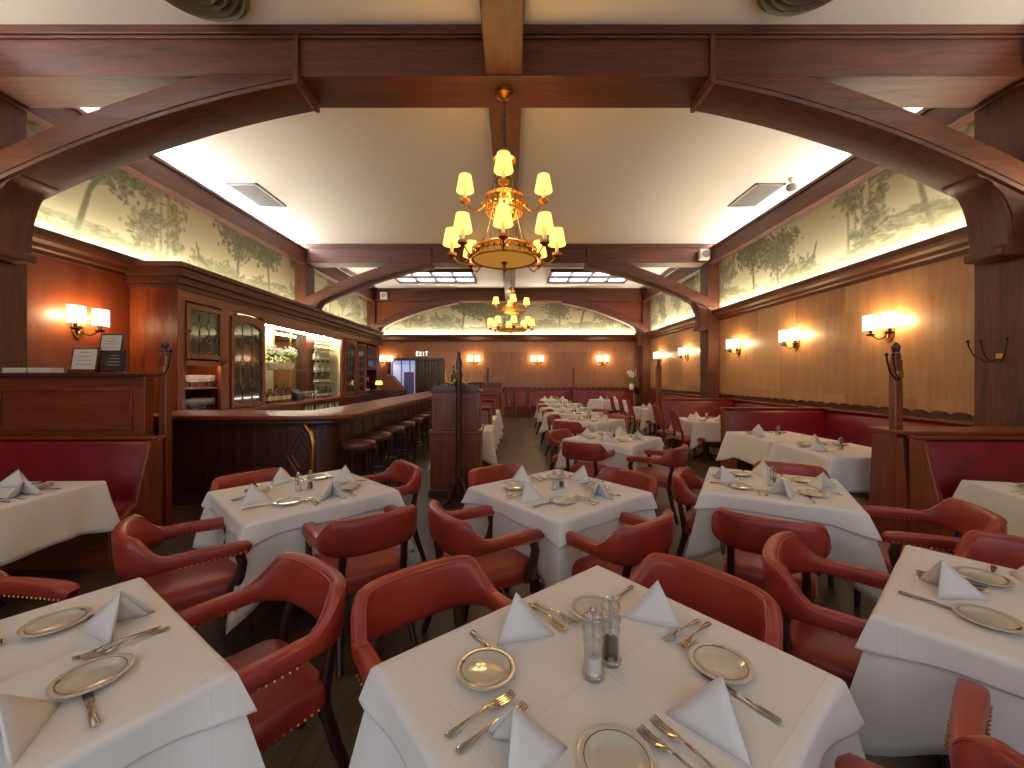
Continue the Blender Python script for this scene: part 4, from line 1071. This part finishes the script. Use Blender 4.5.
def leaded(y0, y1, z0, z1, name='leaded_door', arched=False, cols=3, label=None, pulls=True):
    """wooden door frame with dark glass and an octagon-and-square lead pattern"""
    fr = MB(); b = .075; d0, d1 = -.025, .03
    zs = z1-.19 if arched else z1; fbox(fr, y0, y0+b, z0, zs, d0, d1); fbox(fr, y1-b, y1, z0, zs, d0, d1); fbox(fr, y0+b, y1-b, z0, z0+b, d0, d1)
    if arched:
        n = 12; pts = [(y0+b, z1-.12)]
        ar = [(y0+b+(y1-y0-2*b)*i/n, z1-.19+.11*math.sin(PI*i/n)) for i in range(n+1)]
        fr.prism([(y0, z1-.19)]+ar+[(y1, z1-.19), (y1, z1)]+[(y1-(y1-y0)*i/n, z1+.06*math.sin(PI*i/n)) for i in range(1, n)]+[(y0, z1)], FX-d1, FX-d0, 0)
    else: fbox(fr, y0+b, y1-b, z1-b, z1, d0, d1)
    dr = fr.build(name, 'panel_z', cab, bevel=.008)
    gl = MB(); fbox(gl, y0+b, y1-b, z0+b, z1-b, .012, .018); gl.build('dark_glass', 'leadglass', dr)
    ld = MB(); W = y1-y0-2*b; ch = W/cols; rows = max(1, round((z1-z0-2*b)/(ch*1.25))); rh = (z1-z0-2*b)/rows
    x = FX-.008; c = .26
    def seg(a, bb): ld.tube([(x, a[0], a[1]), (x, bb[0], bb[1])], .006, 4)
    for i in range(cols):
        for j in range(rows):
            ya, za = y0+b+i*ch, z0+b+j*rh; o_ = [(ya+ch*c, za), (ya+ch*(1-c), za), (ya+ch, za+rh*c), (ya+ch, za+rh*(1-c)), (ya+ch*(1-c), za+rh), (ya+ch*c, za+rh), (ya, za+rh*(1-c)), (ya, za+rh*c)]
            for k in range(8): seg(o_[k], o_[(k+1) % 8])
    ld.build('lead_lattice', 'lead', dr)
    if pulls: MB().sphere((FX+.045, y0+.035, (z0+z1)/2), .02, 8, 6).build('knob', 'brass', dr)
    return dr
leaded(6.04, 6.80, 1.86, 2.70, cols=3); leaded(7.0, 7.94, 1.03, 2.66, arched=True, cols=3)
leaded(11.76, 12.62, 1.03, 2.66, arched=True, cols=3); leaded(12.72, 13.42, 1.03, 2.66, cols=3); leaded(13.6, 14.5, 1.9, 2.66, cols=3)
mb = MB(); fbox(mb, 6.0, 6.9, 1.385, 1.405, .05, .6); mb.build('shelf_board', 'panel_y', cab); mb = MB(); fbox(mb, 6.0, 6.9, 1.80, 1.84, .0, .6); mb.build('shelf_board', 'panel_y', cab); mb = MB(); fbox(mb, 6.0, 6.85, 1.76, 1.80, .0, .03); mb.build('lamp_pelmet', 'panel_y', cab)
mb = MB(); fbox(mb, 13.5, 14.6, 1.40, 1.42, .05, .6); mb.build('shelf_board', 'panel_y', cab); mb = MB(); fbox(mb, 13.5, 14.6, 1.84, 1.88, .0, .6); mb.build('shelf_board', 'panel_y', cab)
# lit niche
mb = MB(); fbox(mb, 9.2, 10.58, 1.02, 2.86, .56, .58); mb.build('mirror', 'mirror', cab)
mb = MB(); fbox(mb, 8.0, 9.2, 1.02, 2.86, .56, .58); mb.build('niche_brightener', 'brightener', cab)  # pale panel in place of the mirror's bright reflection
mb = MB(); fbox(mb, 10.58, 11.62, 1.02, 2.86, .56, .58); mb.build('niche_brightener', 'brightener', cab)  # same pale panel, brightening the back of the bottle shelves
mb = MB(); fbox(mb, 11.63, 11.655, 1.02, 2.74, .06, .56); mb.build('side_brightener', 'brightener', cab)  # pale panel added on the far side to brighten the niche
mb = MB(); fbox(mb, 7.985, 8.0, 1.02, 2.74, .06, .56); mb.build('side_brightener', 'brightener', cab)  # unseen pale panel added to brighten what the mirror reflects
mb = MB(); fbox(mb, 7.2, 11.4, .60, .63, -.16, .0); fbox(mb, 7.2, 11.4, .63, .70, -.16, -.15); mb.build('bottle_rail', 'chrome', cab, bevel=.004)
mb = MB()
for y in (9.2, 9.9, 10.55): mb = MB(); fbox(mb, y, y+.03, 1.02, 2.7, .545, .56); mb.build('mirror_bead', 'brass', cab)
sc_ = [(8.0, 2.76)]; n = 11; W = 3.6/n
for k in range(n):
    for j in range(6): a = PI*j/5; sc_.append((8.0+k*W+W/2-W/2*math.cos(a), 2.66-.05*math.sin(a)+.03))
MB().prism(sc_+[(11.6, 2.76)], FX-.05, FX-.01, 0).build('scalloped_valance', 'panel_y', cab, smooth=0)
mb = MB().tube([(FX-.22, 8.1, 2.66), (FX-.22, 11.5, 2.66)], .025, 8); mb.build('niche_tube', 'tube_b', cab)
mb = MB().tube([(FX-.06, 6.1, 1.782), (FX-.06, 6.75, 1.782)], .012, 8); mb.build('cupboard_tube', glow('cupboard_tube_glow', (1, .78, .5, 1), 45), cab)
SH = [(8.05, 9.75, 1.74, .1, .5), (8.02, 8.45, 2.15, .2, .52), (10.62, 11.55, 1.40, .18, .52), (10.62, 11.55, 1.72, .18, .52), (10.62, 11.55, 2.04, .18, .52), (10.62, 11.55, 2.34, .18, .52)]
for y0, y1, z, d0, d1 in SH:
    mb = MB(); fbox(mb, y0, y1, z-.012, z, d0, d1); mb.build('niche_shelf', plain('shelf_edge', srgb(190, 190, 160), .1, trans=.5), cab)
# bottles and glasses
BOT = {}
def bottle_mesh(kind, c):
    prof = {'tall': [(.034, 0), (.036, .01), (.036, .18), (.03, .21), (.013, .24), (.012, .29), (.015, .292), (.015, .30)],
            'squat': [(.044, 0), (.046, .01), (.046, .12), (.04, .15), (.016, .17), (.015, .20), (.02, .202), (.02, .225)],
            'slim': [(.028, 0), (.03, .01), (.031, .14), (.022, .2), (.011, .23), (.011, .28), (.014, .282), (.014, .295)]}[kind]
    r = thing('liquor_bottle', '', 'bottle')
    MB().lathe(prof, n=14).build('body', 'b_'+c, r, smooth=50)
    R = prof[2][0]; MB().lathe([(R+.0006, prof[2][1]*.3), (R+.0006, prof[2][1]*.8)], n=14, cap0=False, cap1=False).build('paper_label', 'paper', r)
    z = prof[-1][1]; MB().lathe([(.013, z-.03), (.0165, z-.028), (.0165, z+.006), (.005, z+.008)], n=10).build('cap', 'black', r)
    return Proto(r)
KINDS = [('tall', 'amber'), ('squat', 'gold'), ('slim', 'clearb'), ('tall', 'brown'), ('squat', 'amber'), ('slim', 'green'), ('tall', 'gold'), ('squat', 'clearb')]
CN = dict(amber='amber', gold='golden', clearb='clear', brown='dark brown', green='green')
cnt = [0]
def bottles(y0, y1, n, z, d, where, kinds=None):
    for i in range(n):
        k = (kinds or KINDS)[(cnt[0]*5+i*3) % len(kinds or KINDS)]; cnt[0] += 1
        if k not in BOT: BOT[k] = bottle_mesh(*k)
        BOT[k].put((FX-d-random.uniform(-.03, .03), y0+(y1-y0)*(i+.5)/n, z+.0015), random.uniform(0, 6), '%s %s bottle, %s from the near end of %s' % (k[0], CN[k[1]], ORD[i], where), 'bottles behind the bar')
bottles(8.08, 9.3, 12, 1.02, .22, 'the niche counter front row'); bottles(8.1, 9.3, 9, 1.02, .40, 'the niche counter rear row')
bottles(8.05, 8.42, 4, 2.15, .35, 'the small upper niche shelf')
for j, (z, nm) in enumerate(((1.40, 'lowest'), (1.72, 'second'), (2.04, 'third'), (2.34, 'topmost'))):
    bottles(10.65, 11.52, 9, z, .35, 'the %s right niche shelf' % nm)
bottles(10.7, 11.5, 7, 1.02, .3, 'the dark bottles at the niche right', [('tall', 'brown'), ('slim', 'green')])
bottles(7.4, 9.2, 14, .63, -.08, 'the bottle rail near half'); bottles(9.3, 11.2, 14, .63, -.08, 'the bottle rail far half')
bottles(13.6, 14.5, 7, 1.42, .25, 'the far cupboard upper shelf'); bottles(13.6, 14.5, 7, 1.02, .25, 'the far cupboard lower shelf')
def wineglass():
    r = thing('wine_glass', '', 'glass')
    MB().lathe([(.036, 0), (.036, .003), (.006, .008), (.005, .09)], n=14).build('stem', 'glass', r)
    MB().lathe([(.005, .09), (.025, .105), (.038, .14), (.036, .19), (.034, .205), (.032, .205), (.034, .19), (.036, .14), (.023, .108), (.004, .094)], n=14, cap0=False).build('bowl', 'glass', r)
    return r
WG = Proto(wineglass())
for z, nm in ((1.405, 'upper'), (1.02, 'lower')):
    for row, d in ((0, .14), (1, .30)):
        for i in range(9):
            WG.put((FX-d, 6.1+i*.085, z+.0015), 0, 'stemmed glass, %s from the near end, %s row on the %s cupboard shelf' % (ORD[i], 'front' if row == 0 else 'rear', nm), 'stemmed glasses')
for i in range(9): WG.put((FX-.2, 9.75+i*.09, 1.0215), 0, 'stemmed glass, %s from the cash register on the niche counter' % ORD[i], 'stemmed glasses')
for y, nm in ((8.72, 'nearer'), (9.3, 'farther')):
    t = thing('potted_hydrangea', '%s white pot of leafy white flowers on the niche shelf' % nm, 'potted flower', (FX-.28, y, 1.742))
    MB().lathe([(.09, 0), (.1, .01), (.15, .13), (.155, .15), (.14, .15), (.13, .12)], n=20).build('pot', 'pot', t)
    rnd = random.Random(int(y*10)); mb = MB()
    for k in range(150):
        a = rnd.uniform(0, 2*PI); el = rnd.uniform(-.1, 1.2); R = rnd.uniform(.12, .27); c = Vector((R*math.cos(a)*math.cos(el)*.8, R*math.sin(a)*math.cos(el), .2+R*math.sin(el)*.9))
        m = Matrix.Translation(c) @ Matrix.Rotation(a, 4, 'Z') @ Matrix.Rotation(rnd.uniform(-.9, .6), 4, 'Y')
        mb.add([m @ Vector(p) for p in ((-.04, 0, 0), (0, .022, .01), (.05, 0, 0), (0, -.022, .01))], [(0, 1, 2), (0, 2, 3)])
    mb.build('foliage', 'leaf', t)
    mb = MB()
    for k in range(16):
        a = rnd.uniform(0, 2*PI); R = rnd.uniform(.03, .24); c = Vector((R*math.cos(a)*.8, R*math.sin(a), .45+rnd.uniform(-.05, .1)-R*.35))
        for q in range(12): mb.sphere(c+Vector((rnd.gauss(0, .026), rnd.gauss(0, .026), rnd.gauss(0, .02))), .017, 5, 4)
    mb.build('blossom', 'petal', t)
t = thing('cash_register', 'dark grey cash register on the niche counter between bottles and glasses', 'register', (FX-.25, 9.5, 1.022))
MB().box(-.17, .17, -.17, .17, 0, .12).build('drawer_base', 'plaque', t, bevel=.008)
MB().prism([(.17, .12), (.17, .16), (0, .26), (-.17, .26), (-.17, .12)], -.15, .15, 1).build('keyboard_housing', 'plaque', t, bevel=.008)
MB().box(-.16, -.02, -.1, .1, .26, .36).build('display', 'gilt', t, bevel=.01)
# lamp and clutter at the far bar end
t = thing('service_station', 'dark service station with sloping lid beyond the far end of the bar', 'cabinet', (-4.2, 13.7, 0))
MB().box(-.5, .5, -.3, .3, 0, 1.12).build('body', 'dark_z', t, bevel=.01)
MB().box(-.53, .53, -.33, .33, 1.12, 1.15).build('top_board', 'panel_x', t, bevel=.006)
MB().prism([(-.15, 1.15), (.5, 1.15), (.1, 1.62), (-.05, 1.66), (-.15, 1.66)], -.28, .28, 1).build('sloping_lid', 'panel_x', t, bevel=.01)
t = thing('bar_lamp', 'small yellow-shaded lamp standing on the service station past the bar', 'lamp', (-4.52, 13.6, 1.152))
MB().lathe([(.08, 0), (.08, .02), (.015, .03), (.012, .2)], n=14).build('base', 'brass', t); MB().lathe([(.13, .17), (.09, .3)], n=18, cap0=False, cap1=False).build('lamp_shade', 'shade', t)
# flowers at the back corner
t = thing('flower_vase', 'white vase of pale lilies standing on the back corner bench ledge', 'flowers', (4.75, 15.9, 1.07))
MB().lathe([(.06, 0), (.09, .05), (.1, .14), (.07, .22), (.08, .25), (.07, .25)], n=18).build('vase', 'pot', t)
mb = MB(); pb = MB(); rnd = random.Random(3)
for k in range(26):
    a = rnd.uniform(0, 2*PI); tip = Vector((.22*math.cos(a)*rnd.random(), .12*math.sin(a)*rnd.random(), .5+.25*rnd.random())); mb.tube([(0, 0, .22), tip*.6+Vector((0, 0, .08)), tip], [.006, .012, .005], 4)
    for q in range(4): pb.sphere(tip+Vector((rnd.gauss(0, .025), rnd.gauss(0, .02), rnd.gauss(0, .03))), .022, 5, 4)
mb.build('foliage', 'leaf', t); pb.build('blossom', 'petal', t)
